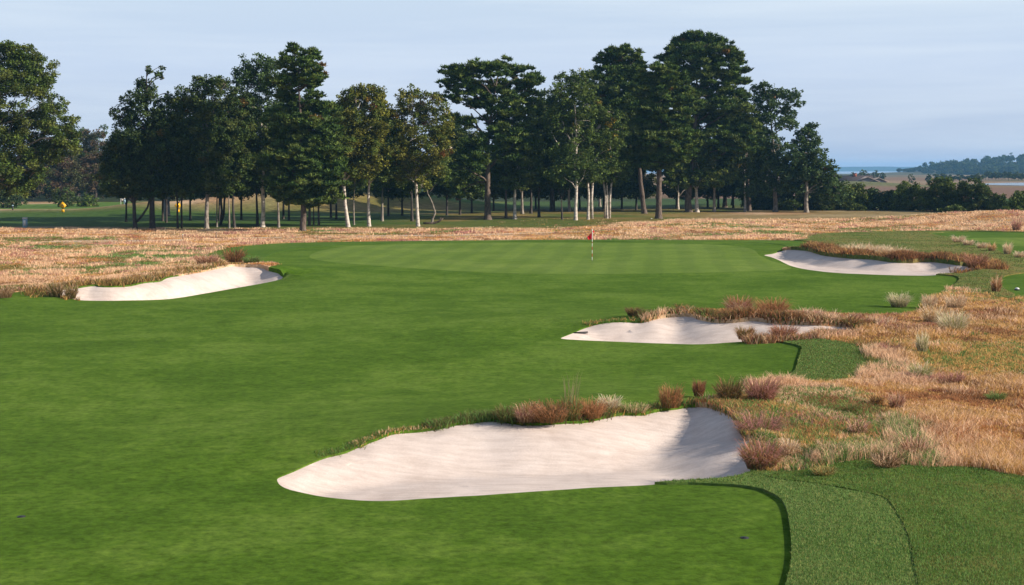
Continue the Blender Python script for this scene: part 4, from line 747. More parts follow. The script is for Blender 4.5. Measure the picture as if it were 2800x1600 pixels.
 ('pine_tree', 'pine whose dark flat topped crown rises behind the birches, trunk leaning', 'pine', (1762, 585), 14, [(1752, 500), (1746, 440), (1730, 320), (1700, 190)], [(1698, 142, 34, 10), (1670, 152, 34, 10), (1738, 150, 16, 12), (1650, 165, 24, 10), (1705, 165, 50, 12), (1745, 172, 18, 12), (1690, 185, 50, 12), (1735, 195, 26, 10), (1660, 205, 50, 16), (1710, 215, 50, 18), (1690, 250, 60, 24), (1740, 260, 40, 24), (1700, 300, 60, 26), (1740, 330, 46, 26), (1720, 380, 50, 26), (1740, 430, 40, 22)], dict()),
 ('pine_tree', 'dense pine on a straight trunk foremost of the tall dark pines', 'pine', (1801, 599), 18, [(1802, 500), (1803, 410), (1808, 300), (1812, 210)], [(1812, 184, 30, 12), (1795, 200, 44, 15), (1835, 205, 36, 15), (1775, 225, 40, 16), (1820, 230, 60, 18), (1850, 245, 36, 16), (1785, 262, 60, 20), (1835, 275, 60, 20), (1770, 300, 50, 20), (1820, 310, 70, 22), (1860, 320, 40, 18), (1775, 340, 60, 22), (1830, 352, 70, 22), (1765, 380, 54, 20), (1820, 390, 70, 22), (1870, 380, 40, 18), (1780, 418, 60, 20), (1840, 425, 60, 18), (1760, 445, 40, 14), (1810, 450, 50, 14)], dict(extra=[(3, [(1802, 460), (1790, 455), (1782, 452)]), (3, [(1802, 470), (1815, 460), (1828, 462)])])),
 ('pine_tree', 'tallest pine of the grove with a broad domed crown and thick curved trunk', 'pine', (1883, 581), 19, [(1884, 520), (1895, 440), (1900, 340), (1905, 220), (1910, 130)], [(1905, 98, 34, 9), (1870, 108, 32, 11), (1945, 108, 26, 10), (1975, 112, 22, 10), (1915, 118, 50, 13), (1985, 132, 26, 13), (1850, 135, 36, 13), (1900, 142, 56, 15), (1960, 148, 46, 15), (1830, 158, 30, 12), (2010, 160, 26, 13), (1880, 168, 60, 16), (1945, 178, 60, 17), (2015, 190, 30, 15), (1860, 198, 50, 17), (1920, 208, 60, 18), (1985, 215, 54, 18), (2035, 222, 22, 11), (2045, 262, 12, 7), (1900, 245, 60, 20), (1965, 255, 60, 20), (2020, 255, 36, 16), (1880, 285, 50, 20), (1940, 295, 60, 22), (2005, 300, 50, 20), (2040, 320, 26, 16), (1905, 335, 56, 22), (1970, 340, 60, 22), (2030, 355, 40, 20), (1900, 380, 50, 22), (1955, 385, 60, 22), (2010, 395, 50, 20), (1890, 425, 46, 18), (1940, 430, 46, 18), (2040, 395, 36, 20)], dict()),
 ('oak_tree', 'pale smooth trunk leaning against the thick curved pine trunk', 'oak', (1906, 581), 11, [(1904, 520), (1898, 470), (1905, 420)], [(1900, 430, 46, 30), (1920, 470, 44, 22)], dict(barkm='b_birch')),
 ('oak_tree', 'small pale forked tree between the two big pine trunks', 'oak', (1854, 573), 7, [(1855, 530), (1853, 480)], [(1850, 470, 34, 20), (1870, 480, 30, 18), (1835, 490, 22, 14)], dict(extra=[(3, [(1856, 540), (1868, 522), (1880, 515)])], barkm='b_birch')),
 ('oak_tree', 'straight grey trunk right of the thick curved pine', 'oak', (1953, 581), 9, [(1954, 520), (1958, 450)], [(1950, 440, 50, 36), (1975, 470, 46, 26), (1940, 480, 40, 20)], dict()),
 ('oak_tree', 'shadowed trunk behind the straight grey one', 'oak', (1964, 570), 7, [(1965, 520), (1970, 450)], [(1975, 440, 46, 34), (1960, 480, 44, 20)], dict(barkm='b_dark')),
 ('oak_tree', 'stout leaning grey trunk deep among the pines', 'oak', (1982, 568), 13, [(1980, 520), (1976, 450)], [(1985, 430, 50, 40), (2005, 470, 44, 26), (1970, 480, 40, 18)], dict(barkm='b_pine')),
 ('oak_tree', 'dark upright trunk before the far brown field', 'dark', (2003, 562), 9, [(2003, 520), (2005, 450)], [(2010, 440, 44, 36), (2025, 475, 34, 20)], dict()),
 ('pine_tree', 'thin dark pine trunk at the sunny end of the grove', 'pine', (2048, 578), 12, [(2046, 520), (2042, 460), (2042, 400), (2030, 320)], [(2030, 300, 36, 18), (2045, 340, 36, 18), (2020, 360, 46, 20), (2050, 375, 30, 16), (2030, 400, 44, 16), (2060, 345, 24, 14)], dict()),
 ('birch_tree', 'single white trunk beside the thin dark pine', 'birch', (2037, 579), 7, [(2037, 520), (2036, 460), (2040, 420)], [(2030, 440, 34, 24), (2055, 460, 34, 26), (2030, 475, 26, 16)], dict(dens=.7)),
 ('oak_tree', 'airy blue green oak at the end of the grove, bay showing through', 'bluish', (2120, 580), 13, [(2120, 500), (2115, 400), (2105, 300), (2095, 250)], [(2085, 240, 26, 16), (2115, 250, 30, 18), (2150, 262, 34, 18), (2178, 258, 16, 14), (2080, 275, 26, 20), (2110, 290, 36, 22), (2175, 285, 16, 12), (2150, 305, 30, 16), (2085, 325, 36, 26), (2130, 335, 36, 20), (2165, 335, 22, 16), (2090, 375, 40, 26), (2075, 420, 36, 26), (2110, 440, 40, 22), (2090, 470, 46, 22), (2145, 400, 20, 14), (2075, 510, 50, 26), (2120, 500, 50, 26), (2150, 480, 40, 24), (2060, 380, 26, 30)], dict(dens=.9, barkm='b_oak')),
 ('oak_tree', 'lower oak sloping down to the hedge, last tree of the grove', 'bluish', (2205, 582), 12, [(2205, 500), (2205, 430), (2210, 370)], [(2218, 352, 24, 18), (2200, 375, 28, 20), (2228, 385, 22, 16), (2185, 400, 26, 20), (2215, 415, 40, 22), (2190, 440, 44, 22), (2235, 445, 36, 18), (2262, 462, 26, 12), (2210, 470, 50, 20), (2160, 470, 36, 22), (2270, 478, 22, 10), (2180, 510, 60, 24), (2240, 505, 50, 22), (2165, 430, 34, 30), (2230, 470, 40, 22), (2265, 505, 46, 26), (2285, 530, 40, 24)], dict(dens=1., barkm='b_oak')),
]
for i, t in enumerate(T):
    if t[2] in ('oak', 'dark') and t[3][1] < 615 and 'sapling' not in t[1] and 'crooked' not in t[1]: t[6].extend([(t[3][0] - 12, 497, 40, 18), (t[3][0] + 20, 485, 36, 22)])
for i, (px, py, tx) in enumerate([(1222, 590, 335), (1258, 588, 315), (1290, 584, 360), (1350, 578, 400), (1405, 575, 330), (1465, 573, 250), (1515, 577, 255), (1585, 574, 290), (1650, 572, 225), (1700, 573, 330), (1740, 575, 240), (1850, 570, 330), (1935, 568, 380), (2005, 570, 390), (2060, 572, 330), (1100, 590, 370), (1062, 592, 320), (905, 596, 275), (920, 600, 380), (775, 600, 265), (790, 604, 400), (660, 602, 250), (600, 606, 300), (520, 604, 285), (445, 606, 300), (455, 610, 390), (345, 608, 400)]):
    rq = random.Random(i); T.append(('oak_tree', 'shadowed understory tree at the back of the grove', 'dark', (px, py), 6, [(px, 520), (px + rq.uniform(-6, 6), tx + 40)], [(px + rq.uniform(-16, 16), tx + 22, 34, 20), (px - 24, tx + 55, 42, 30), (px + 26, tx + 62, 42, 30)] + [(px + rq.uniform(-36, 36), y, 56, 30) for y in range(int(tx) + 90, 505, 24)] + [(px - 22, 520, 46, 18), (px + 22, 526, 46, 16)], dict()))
CATS = {'oak_tree': 'oak tree', 'pine_tree': 'pine tree', 'birch_tree': 'birch tree', 'cedar_tree': 'cedar tree'}
for i, (nm, lab, kind, base, tw, path, lobes, k) in enumerate(T):
    tree(nm, lab, CATS[nm], kind, base, tw, path, lobes, seed=i, **(dict(group='understory trees at the back of the grove') if 'understory' in lab else {}), **k)
# fallen log beside the crooked tree
g = GZ(1178, 614); mb = MB(); q = [AT(1158, 613, g[1]), AT(1182, 612, g[1] + .3), AT(1200, 606, g[1] + .2), AT(1212, 597, g[1])]; q = [p - g for p in q]
for p in q: p[2] = max(p[2], .12)
mb.tube(q, [.16, .15, .11, .07], 8); mb.tube([q[2], q[2] + (.25, .1, .5)], [.06, .03], 6)
tag(mb.build('fallen_log', M['b_pine'], loc=g, smooth=True), 'dark fallen log with an upturned end below the crooked tree', 'log')
# shrubs of the hedge on the right
def shrub(label, x0, x1, ytop, ybase, kind='dark', seed=0, n=7, group='shrubs in the hedge beyond the dry grass', name='shrub', Y=None, leaf=None):
    rnd = np.random.default_rng(seed + 900); g = GZ((x0 + x1) / 2, ybase) if Y is None else AT((x0 + x1) / 2, ybase, Y); Yd = g[1]; s = Yd / FPX; root = empty(name, g, label=label, cat='shrub', group=group)
    w, h = (x1 - x0) * .5, ybase - ytop; LB = [(AT((x0 + x1) / 2, ytop + h * .45, Yd), np.array([w * .6 * s, w * .6 * s, h * .45 * s]))]
    for i in range(n):
        a = (i + .5) / n * 2 - 1 + rnd.uniform(-.1, .1); yy = ytop + h * (.22 + .5 * abs(a) ** 1.5 + rnd.uniform(-.02, .2)); c = AT((x0 + x1) / 2 + a * w * .8, yy, Yd); c[1] += rnd.uniform(-.5, .5) * w * s
        LB.append((c, np.array([w * .32 * s, w * .4 * s, h * .26 * s]))); c2 = AT((x0 + x1) / 2 + a * w * .85, ybase - h * .2, Yd); c2[1] += rnd.uniform(-.5, .5) * w * s
        LB.append((c2, np.array([w * .3 * s, w * .4 * s, h * .24 * s])))
    V, F, C, Pc = crown_mesh(LB, kind, rnd, leaf or max(.22, Yd * .0015), 1.1, g); mesh_np('foliage', V, F, M['leaf'], C, parent=root)
    mb = MB()
    for c, r in LB[::2]: mb.tube(bend((rnd.uniform(-.3, .3), rnd.uniform(-.3, .3), -.1), c - g, rnd), [.1, .08, .06, .05, .03], 6)
    mb.build('stem', M['b_dark'], root, smooth=True); return root
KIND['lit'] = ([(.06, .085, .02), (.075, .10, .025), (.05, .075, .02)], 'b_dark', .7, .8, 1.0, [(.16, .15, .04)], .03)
for i, a in enumerate([
 ('dark rounded shrub at the foot of the thin dark pine', 2050, 2150, 500, 574), ('big dark shrub under the last oak of the grove', 2130, 2245, 486, 576), ('shrub filling the gap right of the last oak', 2215, 2300, 500, 576),
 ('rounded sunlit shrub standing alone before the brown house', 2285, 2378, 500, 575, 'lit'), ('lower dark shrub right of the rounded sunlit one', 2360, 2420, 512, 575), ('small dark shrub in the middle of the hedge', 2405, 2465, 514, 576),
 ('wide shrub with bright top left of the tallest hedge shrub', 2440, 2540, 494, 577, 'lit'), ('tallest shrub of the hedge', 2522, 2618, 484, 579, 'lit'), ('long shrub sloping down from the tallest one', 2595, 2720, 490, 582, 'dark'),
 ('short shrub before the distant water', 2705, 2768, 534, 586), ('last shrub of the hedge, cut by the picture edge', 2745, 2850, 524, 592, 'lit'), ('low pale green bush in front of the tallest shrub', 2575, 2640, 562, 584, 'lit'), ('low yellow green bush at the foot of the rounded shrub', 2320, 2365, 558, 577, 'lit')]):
    dw = (a[2] - a[1]) * .16; a = (a[0], a[1] - dw, a[2] + dw, a[3] - 2) + a[4:]; shrub(a[0], *a[1:5], kind=a[5] if len(a) > 5 else 'dark', seed=i)
# ------------------------------------------------------------------ woods and trees far off
KIND['redfar'] = ([(.06, .042, .034), (.072, .052, .038), (.045, .046, .026)], 'b_dark', 1.1, .8, 1.0, [(.06, .07, .03)], .25)
KIND['farg'] = ([(.035, .055, .022), (.05, .072, .026), (.028, .046, .02)], 'b_dark', 1.2, .8, 1.0, [(.1, .09, .03)], .05)
FT = [('reddish brown tree rising beyond the far fairway beside the cedar', 'redfar', (262, 566), [(262, 385, 36, 24), (230, 400, 30, 24), (290, 410, 26, 26), (250, 430, 50, 30), (280, 460, 40, 36), (230, 470, 40, 36), (260, 505, 46, 30)], 300),
      ('purplish brown tree between the big oak and the reddish tree', 'redfar', (165, 566), [(160, 400, 26, 20), (180, 425, 34, 26), (150, 450, 40, 30), (190, 470, 34, 30), (120, 470, 36, 26), (160, 510, 46, 26)], 290),
      ('dark green far tree showing above the reddish one', 'farg', (215, 560), [(215, 362, 30, 14), (240, 372, 30, 16), (205, 385, 26, 16), (225, 420, 40, 30)], 350),
      ('small pale tree top poking above the reddish tree', 'birch', (284, 556), [(284, 348, 13, 10), (284, 366, 14, 12), (284, 400, 16, 20)], 380),
      ('green bush behind the yellow arrow sign', 'farg', (175, 575), [(175, 525, 22, 14), (190, 545, 24, 16), (160, 545, 20, 14), (175, 560, 26, 12)], 250),
      ('sunlit round bush right of the yellow arrow sign', 'birch', (240, 574), [(240, 545, 20, 14), (232, 560, 18, 10), (250, 560, 18, 10)], 252),
      ('green bush below the big oak at the picture edge', 'farg', (25, 576), [(20, 520, 30, 22), (0, 540, 34, 22), (40, 550, 26, 18), (20, 565, 36, 12)], 245)]
for i, (lab, kind, base, lobes, Y) in enumerate(FT):
    tree('bush' if 'bush' in lab else 'broadleaf_tree', lab, 'bush' if 'bush' in lab else 'tree', kind, base, 8, [(base[0], lobes[-1][1] + 8), (lobes[0][0], lobes[0][1] + 8)], lobes, group='trees and bushes beyond the far fairway', Y=Y, seed=300 + i, leaf=.42, dens=.8)
def woods(name, label, spots, leaf, kinds, seed, dens=.7):
    rnd = np.random.default_rng(seed); VV, FF, CC, o = [], [], [], 0; mb = MB()
    for (x, y, z, h, w) in spots:
        kind = kinds[rnd.integers(0, len(kinds))]; LB = []
        for i in range(7):
            a = rnd.uniform(-1, 1); zz = rnd.uniform(.25, .85); LB.append((np.array([x + a * w * .6 * (1.15 - zz * .5), y + rnd.uniform(-.6, .6) * w, z + h * zz]), np.array([w * .45, w * .5, h * .17])))
        LB.append((np.array([x, y, z + h * .45]), np.array([w * .7, w * .7, h * .3])))
        V, F, C, _ = crown_mesh(LB, kind, rnd, leaf, dens); VV.append(V); FF.append(F + o); CC.append(C); o += len(V)
        mb.tube([(x, y, z - .5), (x, y, z + h * .6)], [h * .022, h * .012], 6)
    root = empty(name, (0, 0, 0), label=label, cat='woods', kind='stuff')
    c = mesh_np('foliage', np.concatenate(VV), np.concatenate(FF), M['leaf'], np.concatenate(CC), parent=root); c['kind'] = 'stuff'
    t = mb.build('trunks', M['b_dark'], root); t['kind'] = 'stuff'; return root
rw = np.random.default_rng(5); sp_ = []
for px in range(-260, 1330, 26):
    Y = rw.uniform(330, 400) + max(0, px - 900) * .25; x = AT(px, 500, Y)[0]; top = np.interp(px, [-260, 0, 300, 500, 900, 1150, 1330], [340, 372, 390, 400, 410, 430, 450]) + rw.uniform(-8, 22)
    h = CAMH + (HZ - top) / FPX * Y; sp_.append((x, Y, 0, h, rw.uniform(3.5, 5)))
    sp_.append((x + rw.uniform(-1, 1), Y - 45 - rw.uniform(0, 12), 0, rw.uniform(2.5, 5.5), rw.uniform(3, 4)))
woods('woods', 'dark mixed wood closing the view beyond the far fairway', sp_, .55, ['farg', 'farg', 'dark', 'redfar'], 11, 1.1)
sp_ = []
def hillz(x, y): return 19 * np.exp(-((x - 800) / 170) ** 2 - ((y - 2080) / 150) ** 2) + 12 * np.exp(-((x - 1150) / 320) ** 2 - ((y - 2080) / 150) ** 2)
HX = np.linspace(450, 1500, 50); HY = np.linspace(1800, 2420, 30); V = np.array([(x, y, float(hillz(x, y)) - .08) for y in HY for x in HX]); n = 50
F = [(j * n + i, j * n + i + 1, (j + 1) * n + i + 1, (j + 1) * n + i) for j in range(29) for i in range(49)]
tag(mesh_np('hill', V, np.array(F), M['ground'], np.tile(np.array([.10, .10, .05]), (len(V), 1)), smooth=True), kind='structure')
for _ in range(640):
    x = rw.uniform(570, 1120); y = rw.uniform(1790, 2130); h = rw.uniform(9, 14.5) * sstep(535, 625, x); 
    if h < 4: h = rw.uniform(5, 8)
    sp_.append((x, y, float(hillz(x, y)) - .3, float(h), rw.uniform(5, 7.5)))
woods('woods', 'hazy blue wood covering the hill across the marsh', sp_, 1.5, ['farg', 'farg', 'birch'], 12, .6)
sp_ = []
for px in np.arange(2560, 3000, 9):
    Y = rw.uniform(880, 1000); x = AT(px, 480, Y)[0]; sp_.append((x, Y, 0, rw.uniform(3, 5.5) * (1.3 if px > 2690 else .8), rw.uniform(2, 3.4)))
woods('woods', 'strip of low blue green trees along the far side of the water', sp_, .8, ['farg', 'dark'], 13)
for i, (px, top, w, lab) in enumerate([(2332, 470, 16, 'first small hazy tree right of the brown roof'), (2362, 464, 20, 'taller pale hazy tree behind the chimney'), (2393, 467, 14, 'round hazy tree past the end of the roof'), (2412, 470, 10, 'narrow hazy tree next to the round hazy one'), (2492, 474, 14, 'scrawny tree alone on the tan marsh'), (2540, 474, 9, 'small round tree at the foot of the blue hill'), (2676, 472, 13, 'dark tree in front of the distant water')]):
    Y = 820 if i < 4 else 720
    lobes = [(px, top + 7, w * .6, 7), (px - w * .5, top + 14, w * .5, 7), (px + w * .5, top + 13, w * .5, 7), (px, top + 19, w * .8, 7)]
    tree('broadleaf_tree', lab, 'tree', 'farg', (px, 500), 2.2, [(px, top + 12)], lobes, group='single trees far off on the marsh', Y=Y, seed=500 + i, leaf=.8, dens=.8 if i != 4 else .4)
# far shore across the bay
X = np.linspace(-2900, 2900, 200); hh = 20 + 9 * np.array([N1(x, 3, 420) for x in X]) + 4 * np.array([N2(x, 9, 120) for x in X]); V = np.concatenate([[(x, 7100, -.2) for x in X], [(x, 7250 + 20 * math.sin(x / 90), h) for x, h in zip(X, hh)], [(x, 7560, -.2) for x in X]])
F = [(j * 200 + i, j * 200 + i + 1, (j + 1) * 200 + i + 1, (j + 1) * 200 + i) for j in range(2) for i in range(199)]
tag(mesh_np('far_shore_hill', V, np.array(F), M['ground'], np.tile(np.array([.06, .08, .04]), (len(V), 1)), smooth=True), kind='structure')
# ------------------------------------------------------------------ built things
M['white'] = simple('white_paint', (.78, .77, .74), .5); M['red'] = simple('red_paint', (.52, .03, .035), .5); M['redcloth'] = simple('red_cloth', (.62, .02, .035), .85, .1); M['black'] = simple('black_plastic', (.02, .02, .022), .5)
M['yellow'] = simple('yellow_sign_sheeting', (.78, .40, .012), .45); M['steel'] = simple('galvanised_steel', (.30, .31, .32), .45, .5, .6); M['bluebox'] = simple('pale_blue_plastic', (.30, .46, .58), .5); M['stone'] = simple('grey_stone', (.19, .18, .165), .9, .1)
M['roof'] = simple('brown_shingle', (.05, .042, .042), .9, .1); M['roof2'] = simple('sunlit_shingle', (.34, .28, .25), .9, .1); M['brick'] = simple('red_brick', (.28, .10, .06), .9, .1); M['wall'] = simple('grey_clapboard', (.24, .22, .2), .8); M['glass'] = simple('window_glass', (.03, .035, .04), .1, .6); M['wood'] = simple('weathered_wood', (.28, .2, .14), .85, .1)  # gable shingle paler than the roof: sun on its slopes put in the colour
# flagstick on the green
g = GZ(1619, 712); fs = empty('flagstick', g, label='golf flagstick with red flag hanging limp and red and white banded pole', cat='flagstick')
zt = AT(1619, 628, g[1])[2] - g[2]; bands = 9; z0 = -.1
for i in range(bands):
    za, zb_ = zt * i / bands, zt * (i + 1) / bands; mb = MB(); mb.lathe((0, 0, 0), [(.018, za), (.018, zb_)], 10); mb.build('pole_band', M['red' if i % 2 else 'white'], fs, True)
mb = MB(); mb.lathe((0, 0, 0), [(.0, zt), (.03, zt), (.03, zt + .04), (.0, zt + .06)], 10); mb.build('finial', M['white'], fs, True)
Vf, Ff = [], []; nx, nz = 8, 14
for j in range(nz + 1):
    t = j / nz; zz = zt - .01 - t * .66; w = .62 * (1 - abs(t - .55) * .9) if t > .12 else .62 * t / .12 * .55
    for i in range(nx + 1):
        u = i / nx; fold = .045 * math.sin(u * 9 + t * 2.) * (u + .15); Vf.append((.02 - (-1) * 0 - u * w * .75 * (1 if t > .5 else .8) + u * .16 * (1 - t), fold, zz - u * .16 * (1 - t * .5)))
for j in range(nz):
    for i in range(nx): a = j * (nx + 1) + i; Ff.append((a, a + 1, a + nx + 2, a + nx + 1))
fo = mesh_np('flag', Vf, np.array(Ff), M['redcloth'], parent=fs, smooth=True); sd = fo.modifiers.new('thick', 'SOLIDIFY'); sd.thickness = .006
mb = MB(); mb.lathe((0, 0, 0), [(.054, -.09), (.054, .004), (.05, .006)], 16); mb.build('hole_cup', M['black'], fs, True)
# rakes lying in bunkers
def rake(a, b, key, label):
    A, B = G(*a, z=-.2), G(*b, z=-.2); za, zb_ = float(zsand(key, A[0], A[1])[0]) + .05, float(zsand(key, B[0], B[1])[0]) + .04
    A[2], B[2] = za, zb_; root = empty('bunker_rake', A, label=label, cat='rake', group='rakes lying in the bunkers'); d = B - A; mb = MB(); mb.tube([(0, 0, 0), d], [.022, .022], 8); mb.build('handle', M['black'], root, True)
    n = np.array([-d[1], d[0], 0]); n /= np.linalg.norm(n); ang = math.atan2(n[1], n[0]); mb = MB(); mb.box((0, 0, 0), (.62, .05, .05), ang)
    for k in range(11): mb.box(n * (k - 5) * .056 + np.array([0, 0, -.05]), (.016, .016, .08), ang)
    mb.build('rake_head', M['black'], root)
rake((1588, 931), (1552, 923), 'middle', 'dark rake lying in the thin tip of the middle bunker')
rake((692, 777), (716, 775), 'west', 'dark rake lying at the edge of the sunlit bunker beside the fairway')
# road signs
def sign(px, py, yaw, label):
    g = GZ(px, py + 21); root = empty('road_sign', g, label=label, cat='road sign', group='yellow road signs beyond the far fairway'); root.rotation_euler.z = R(yaw)
    s = g[1] / FPX; zc = AT(px, py, g[1])[2] - g[2]; mb = MB(); mb.box((0, .04, zc * .5), (.07, .05, zc)); mb.build('post', M['steel'], root)
    d = .56; mb = MB(); mb.prism([(0, zc - d), (d, zc), (0, zc + d), (-d, zc)], -.012, .012); p = mb.build('diamond_panel', M['yellow'], root)
    mb = MB(); mb.prism([(.10, zc - .30), (.18, zc - .30), (.18, zc - .02), (.06, zc + .12), (0, zc + .06), (.10, zc - .06)], -.020, -.014); mb.prism([(-.22, zc + .06), (.02, zc + .22), (.08, zc - .02)], -.0205, -.0145); mb.build('arrow', M['black'], p)
    mb = MB(); mb.box((0, 0, zc - .78), (.46, .024, .40)); mb.build('lower_plate', M['yellow'], root)
sign(172, 562, 0, 'yellow diamond road sign with bent black arrow seen square on'); sign(487, 562, 38, 'yellow diamond road sign half hidden by thin grey stems, turned aside')
# pale blue and white station by the fairway
g = GZ(69, 623); root = empty('water_station', g, label='pale blue and white upright box at the edge of the straw grass', cat='cooler box'); s = g[1] / FPX
mb = MB(); mb.box((0, 0, .5), (.44, .36, 1.0)); mb.build('body', M['bluebox'], root); mb = MB(); mb.box((0, 0, 1.07), (.48, .4, .13)); mb.build('lid', M['white'], root); mb = MB(); mb.box((.0, -.19, .55), (.26, .02, .6)); mb.build('front_panel', M['white'], root); mb = MB(); mb.box((0, 0, -.03), (.5, .42, .08)); mb.build('base', M['stone'], root)
# far flag, marker posts, stone pillar
g = GZ(331, 573); root = empty('flagstick', g, label='far off flagstick with white flag before the dark wood', cat='flagstick'); mb = MB(); mb.lathe((0, 0, 0), [(.03, 0), (.025, 2.2)], 8); mb.build('pole', M['white'], root, True)
mb = MB(); mb.prism([(0, 1.5), (.36, 1.42), (.42, 1.9), (0, 2.2)], -.012, .012); mb.build('flag', M['white'], root)
def post(px, py, h, w, m, capm, label, cat='marker post', name='marker_post', group=None, roundp=True):
    g = GZ(px, py); root = empty(name, g, label=label, cat=cat, group=group); mb = MB(); mb.lathe((0, 0, 0), [(w, -.1), (w, h * .82)], 10); mb.build('post', M[m], root, True)
    mb = MB(); mb.lathe((0, 0, 0), [(w * 1.06, h * .82), (w * 1.06, h * .97), (w * .6, h)], 10); mb.build('cap', M[capm], root, True)
post(341, 575, .95, .14, 'bluebox', 'white', 'blue marker post with white cap beside the far flag'); post(35, 576, .9, .12, 'black', 'bluebox', 'dark marker post below the big oak')
post(500, 655, .5, .045, 'wood', 'white', 'pale stake by the sandy path nearer the picture edge', 'stake', 'stake'); post(592, 652, .65, .06, 'wood', 'wood', 'wooden stake by the sandy path nearer the foremost pine', 'stake', 'stake')
g = GZ(455, 573); root = empty('stone_pillar', g, label='pale round stone pillar seen through the grove beside the cedar', cat='pillar'); h = AT(455, 528, g[1])[2] - g[2]
mb = MB(); mb.lathe((0, 0, 0), [(.62, -.2), (.58, .1), (.52, .3), (.46, h * .72)], 16); mb.build('shaft', M['stone'], root, True); mb = MB(); mb.lathe((0, 0, 0), [(.5, h * .72), (.58, h * .75), (.58, h * .80), (.3, h * .88), (.22, h)], 16); mb.build('cap', M['stone'], root, True)
# tee markers, sprinkler heads
def teemark(px, py, r, label):
    g = GZ(px, py); root = empty('tee_marker', g, label=label, cat='tee marker'); mb = MB(); mb.lathe((0, 0, 0), [(r, 0), (r * 1.05, r * .35), (r * .9, r * .5)], 14); mb.build('base', M['black'], root, True); mb = MB(); mb.lathe((0, 0, 0), [(r * .88, r * .5), (r * .8, r * .8), (r * .45, r * 1.05), (.0, r * 1.12)], 14); mb.build('cap', M['white'], root, True)
teemark(2781, 794, .14, 'white tee marker on a dark base on the small tee'); teemark(1781, 600, .13, 'white marker at the foot of the straight pine trunk')
for px, py, lab in [(2036, 1471, 'dark sprinkler head in the mown grass below the nearest bunker'), (58, 1413, 'dark sprinkler head alone in the open fairway'), (2118, 1036, 'dark sprinkler head by the curved cut edge before the middle bunker')]:
    g = GZ(px, py); root = empty('sprinkler_head', g, label=lab, cat='sprinkler head', group='sprinkler heads set in the turf'); mb = MB(); mb.lathe((0, 0, 0), [(.08, -.05), (.08, .006), (.07, .01)], 14); mb.build('casing', M['black'], root, True); mb = MB(); mb.lathe((0, 0, 0), [(.04, .01), (.04, .014), (.02, .016)], 12); mb.build('nozzle_cover', M['black'], root, True)
# house beyond the hedge
Yh = 610; a = AT(2262, 500, Yh); c = AT(2420, 500, Yh); x0, x1 = a[0], c[0]; w = x1 - x0; root = empty('house', ((x0 + x1) / 2, Yh, 0), label='low brown roofed house with red chimney beyond the hedge', cat='house')
rz = AT(2300, 481, Yh)[2]; ez = 1.7
mb = MB(); mb.box((-w * .1, 4, ez / 2 - .1), (w * .8, 8, ez + .2)); wl = mb.build('wall', M['wall'], root)
mb = MB(); mb.prism([(-.6 + 0, ez), (4, rz), (8.6, ez), (8.6, ez + .15), (4, rz + .18), (-.6, ez + .15)], -w * .52, w * .32, lambda p: (p[1], p[0], p[2])); rf = mb.build('roof', M['roof'], root)
mb = MB(); mb.box((w * .01, 3.4, rz + .3), (1.3, 1.0, 1.5)); mb.box((w * .01, 3.4, rz + 1.08), (1.5, 1.2, .12)); mb.build('chimney', M['brick'], rf)
for xx, ww, zz in ((w * .17, 5.2, rz - .35), (w * .36, 4.2, rz - .8)):
    mb = MB(); mb.prism([(xx - ww, ez - .1), (xx, zz), (xx + ww, ez - .1), (xx + ww, ez - .28), (xx, zz - .22), (xx - ww, ez - .28)], -3.2, 4); mb.build('gable_roof', M['roof2'], root); mb = MB(); mb.prism([(xx - ww * .8, -.2), (xx - ww * .8, ez - .2), (xx, zz - .4), (xx + ww * .8, ez - .2), (xx + ww * .8, -.2)], -2.6, -.05); mb.build('gable_wall', M['wall'], root)
for xx in (-.42, -.3, -.16, -.04): mb = MB(); mb.box((xx * w, -.06, .95), (1.1, .08, .9)); mb.build('window', M['glass'], root)
# ------------------------------------------------------------------ haze, sky, sun, camera
def hazebox():
    mb = MB(); mb.box((0, 3750, 19.), (6400, 7900, 46.)); m, t, N, L, out = mat('haze_air'); v = nd(N, 'ShaderNodeVolumePrincipled'); v.inputs['Density'].default_value = HAZE; v.inputs['Color'].default_value = (.24, .58, 1., 1); v.inputs['Anisotropy'].default_value = 0.
    L.new(v.outputs[0], out.inputs['Volume']); o = mb.build('haze', m); tag(o, 'thin blue morning haze over the course and bay', 'haze', kind='stuff')
HAZE = .00012
hazebox()
EL, AZ = R(25), R(15)
sv = Vector((math.cos(EL) * math.cos(AZ), -math.cos(EL) * math.sin(AZ), math.sin(EL)))
sl = bpy.data.lights.new('sun', 'SUN'); sl.energy = 5.0; sl.angle = R(.53); sl.color = (1., .88, .74); so = bpy.data.objects.new('sun', sl); COL.objects.link(so); so.rotation_euler = (-sv).to_track_quat('-Z', 'Y').to_euler(); so.location = (60, -20, 60)
W = bpy.data.worlds.new('World'); SC.world = W; W.use_nodes = True; t = W.node_tree; N, L = t.nodes, t.links; N.clear(); out = N.new('ShaderNodeOutputWorld'); bg = N.new('ShaderNodeBackground')
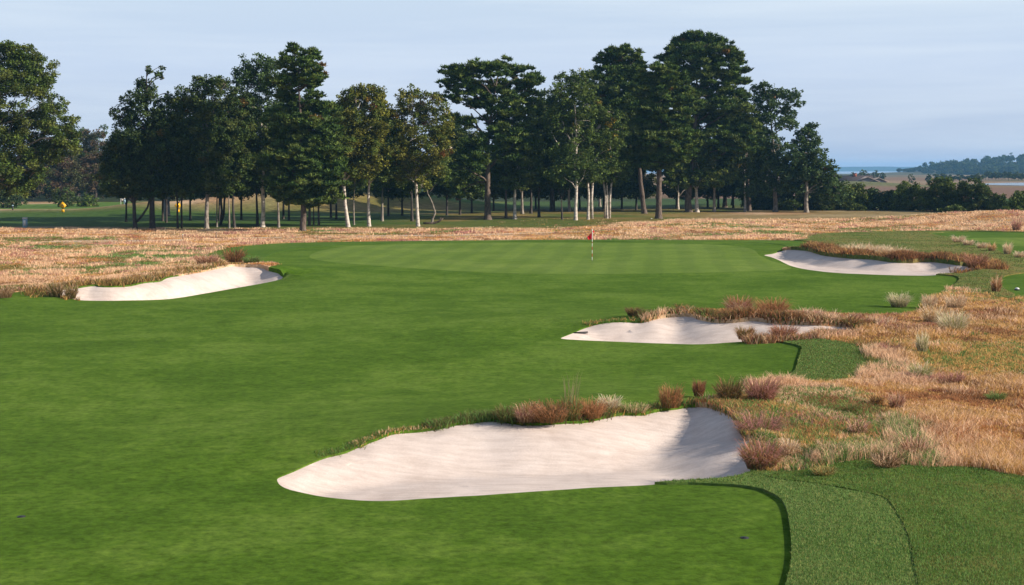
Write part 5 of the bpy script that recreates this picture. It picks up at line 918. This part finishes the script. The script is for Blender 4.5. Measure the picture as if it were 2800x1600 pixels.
sky = nd(N, 'ShaderNodeTexSky', sky_type='NISHITA'); sky.sun_disc = False; sky.sun_elevation = EL; sky.sun_rotation = R(105); sky.altitude = 0; sky.air_density = 1.; sky.dust_density = 1.2; sky.ozone_density = 1.5
tc = N.new('ShaderNodeTexCoord'); mp = N.new('ShaderNodeMapping'); mp.inputs['Scale'].default_value = (1.3, 1.3, 22); L.new(tc.outputs['Generated'], mp.inputs[0])
n1 = noise(N, L, mp.outputs[0], 1.6, 6, .6, .4); rp = ramp(N, [(.4, (0, 0, 0)), (.7, (1, 1, 1))]); L.new(n1.outputs[0], rp.inputs[0])
sx = N.new('ShaderNodeSeparateXYZ'); L.new(tc.outputs['Generated'], sx.inputs[0]); hr = ramp(N, [(.0, (5.1, 6.1, 8.2)), (.03, (5.3, 6.4, 8.4)), (.07, (6.1, 7.3, 9.4)), (.13, (6.6, 7.9, 9.4)), (.24, (2.9, 3.9, 5.6)), (1., (.9, 1.5, 3.0))])
L.new(sx.outputs[2], hr.inputs[0])
c = mix(N, L, .92, sky.outputs[0], hr.outputs[0]); ml = nd(N, 'ShaderNodeMath', operation='MULTIPLY'); L.new(rp.outputs[0], ml.inputs[0]); ml.inputs[1].default_value = .36
c = mix(N, L, ml.outputs[0], c, (9.4, 10.2, 10.7)); L.new(c, bg.inputs[0]); bg.inputs[1].default_value = .0635; L.new(bg.outputs[0], out.inputs[0])
cam = bpy.data.cameras.new('camera'); co = bpy.data.objects.new('camera', cam); COL.objects.link(co); co.location = (0, 0, CAMH); co.rotation_euler = (R(90) - PITCH, 0, 0); cam.lens = 50; cam.sensor_width = 36; cam.clip_end = 20000; cam.clip_start = .5; SC.camera = co
SC.view_settings.view_transform = 'Standard'; SC.view_settings.look = 'None'; SC.view_settings.exposure = .62; SC.view_settings.gamma = 1
SC.render.engine = 'CYCLES'; cy = SC.cycles; cy.max_bounces = 5; cy.diffuse_bounces = 3; cy.glossy_bounces = 2; cy.transmission_bounces = 2; cy.volume_bounces = 1; cy.caustics_reflective = False; cy.caustics_refractive = False; cy.use_denoising = True
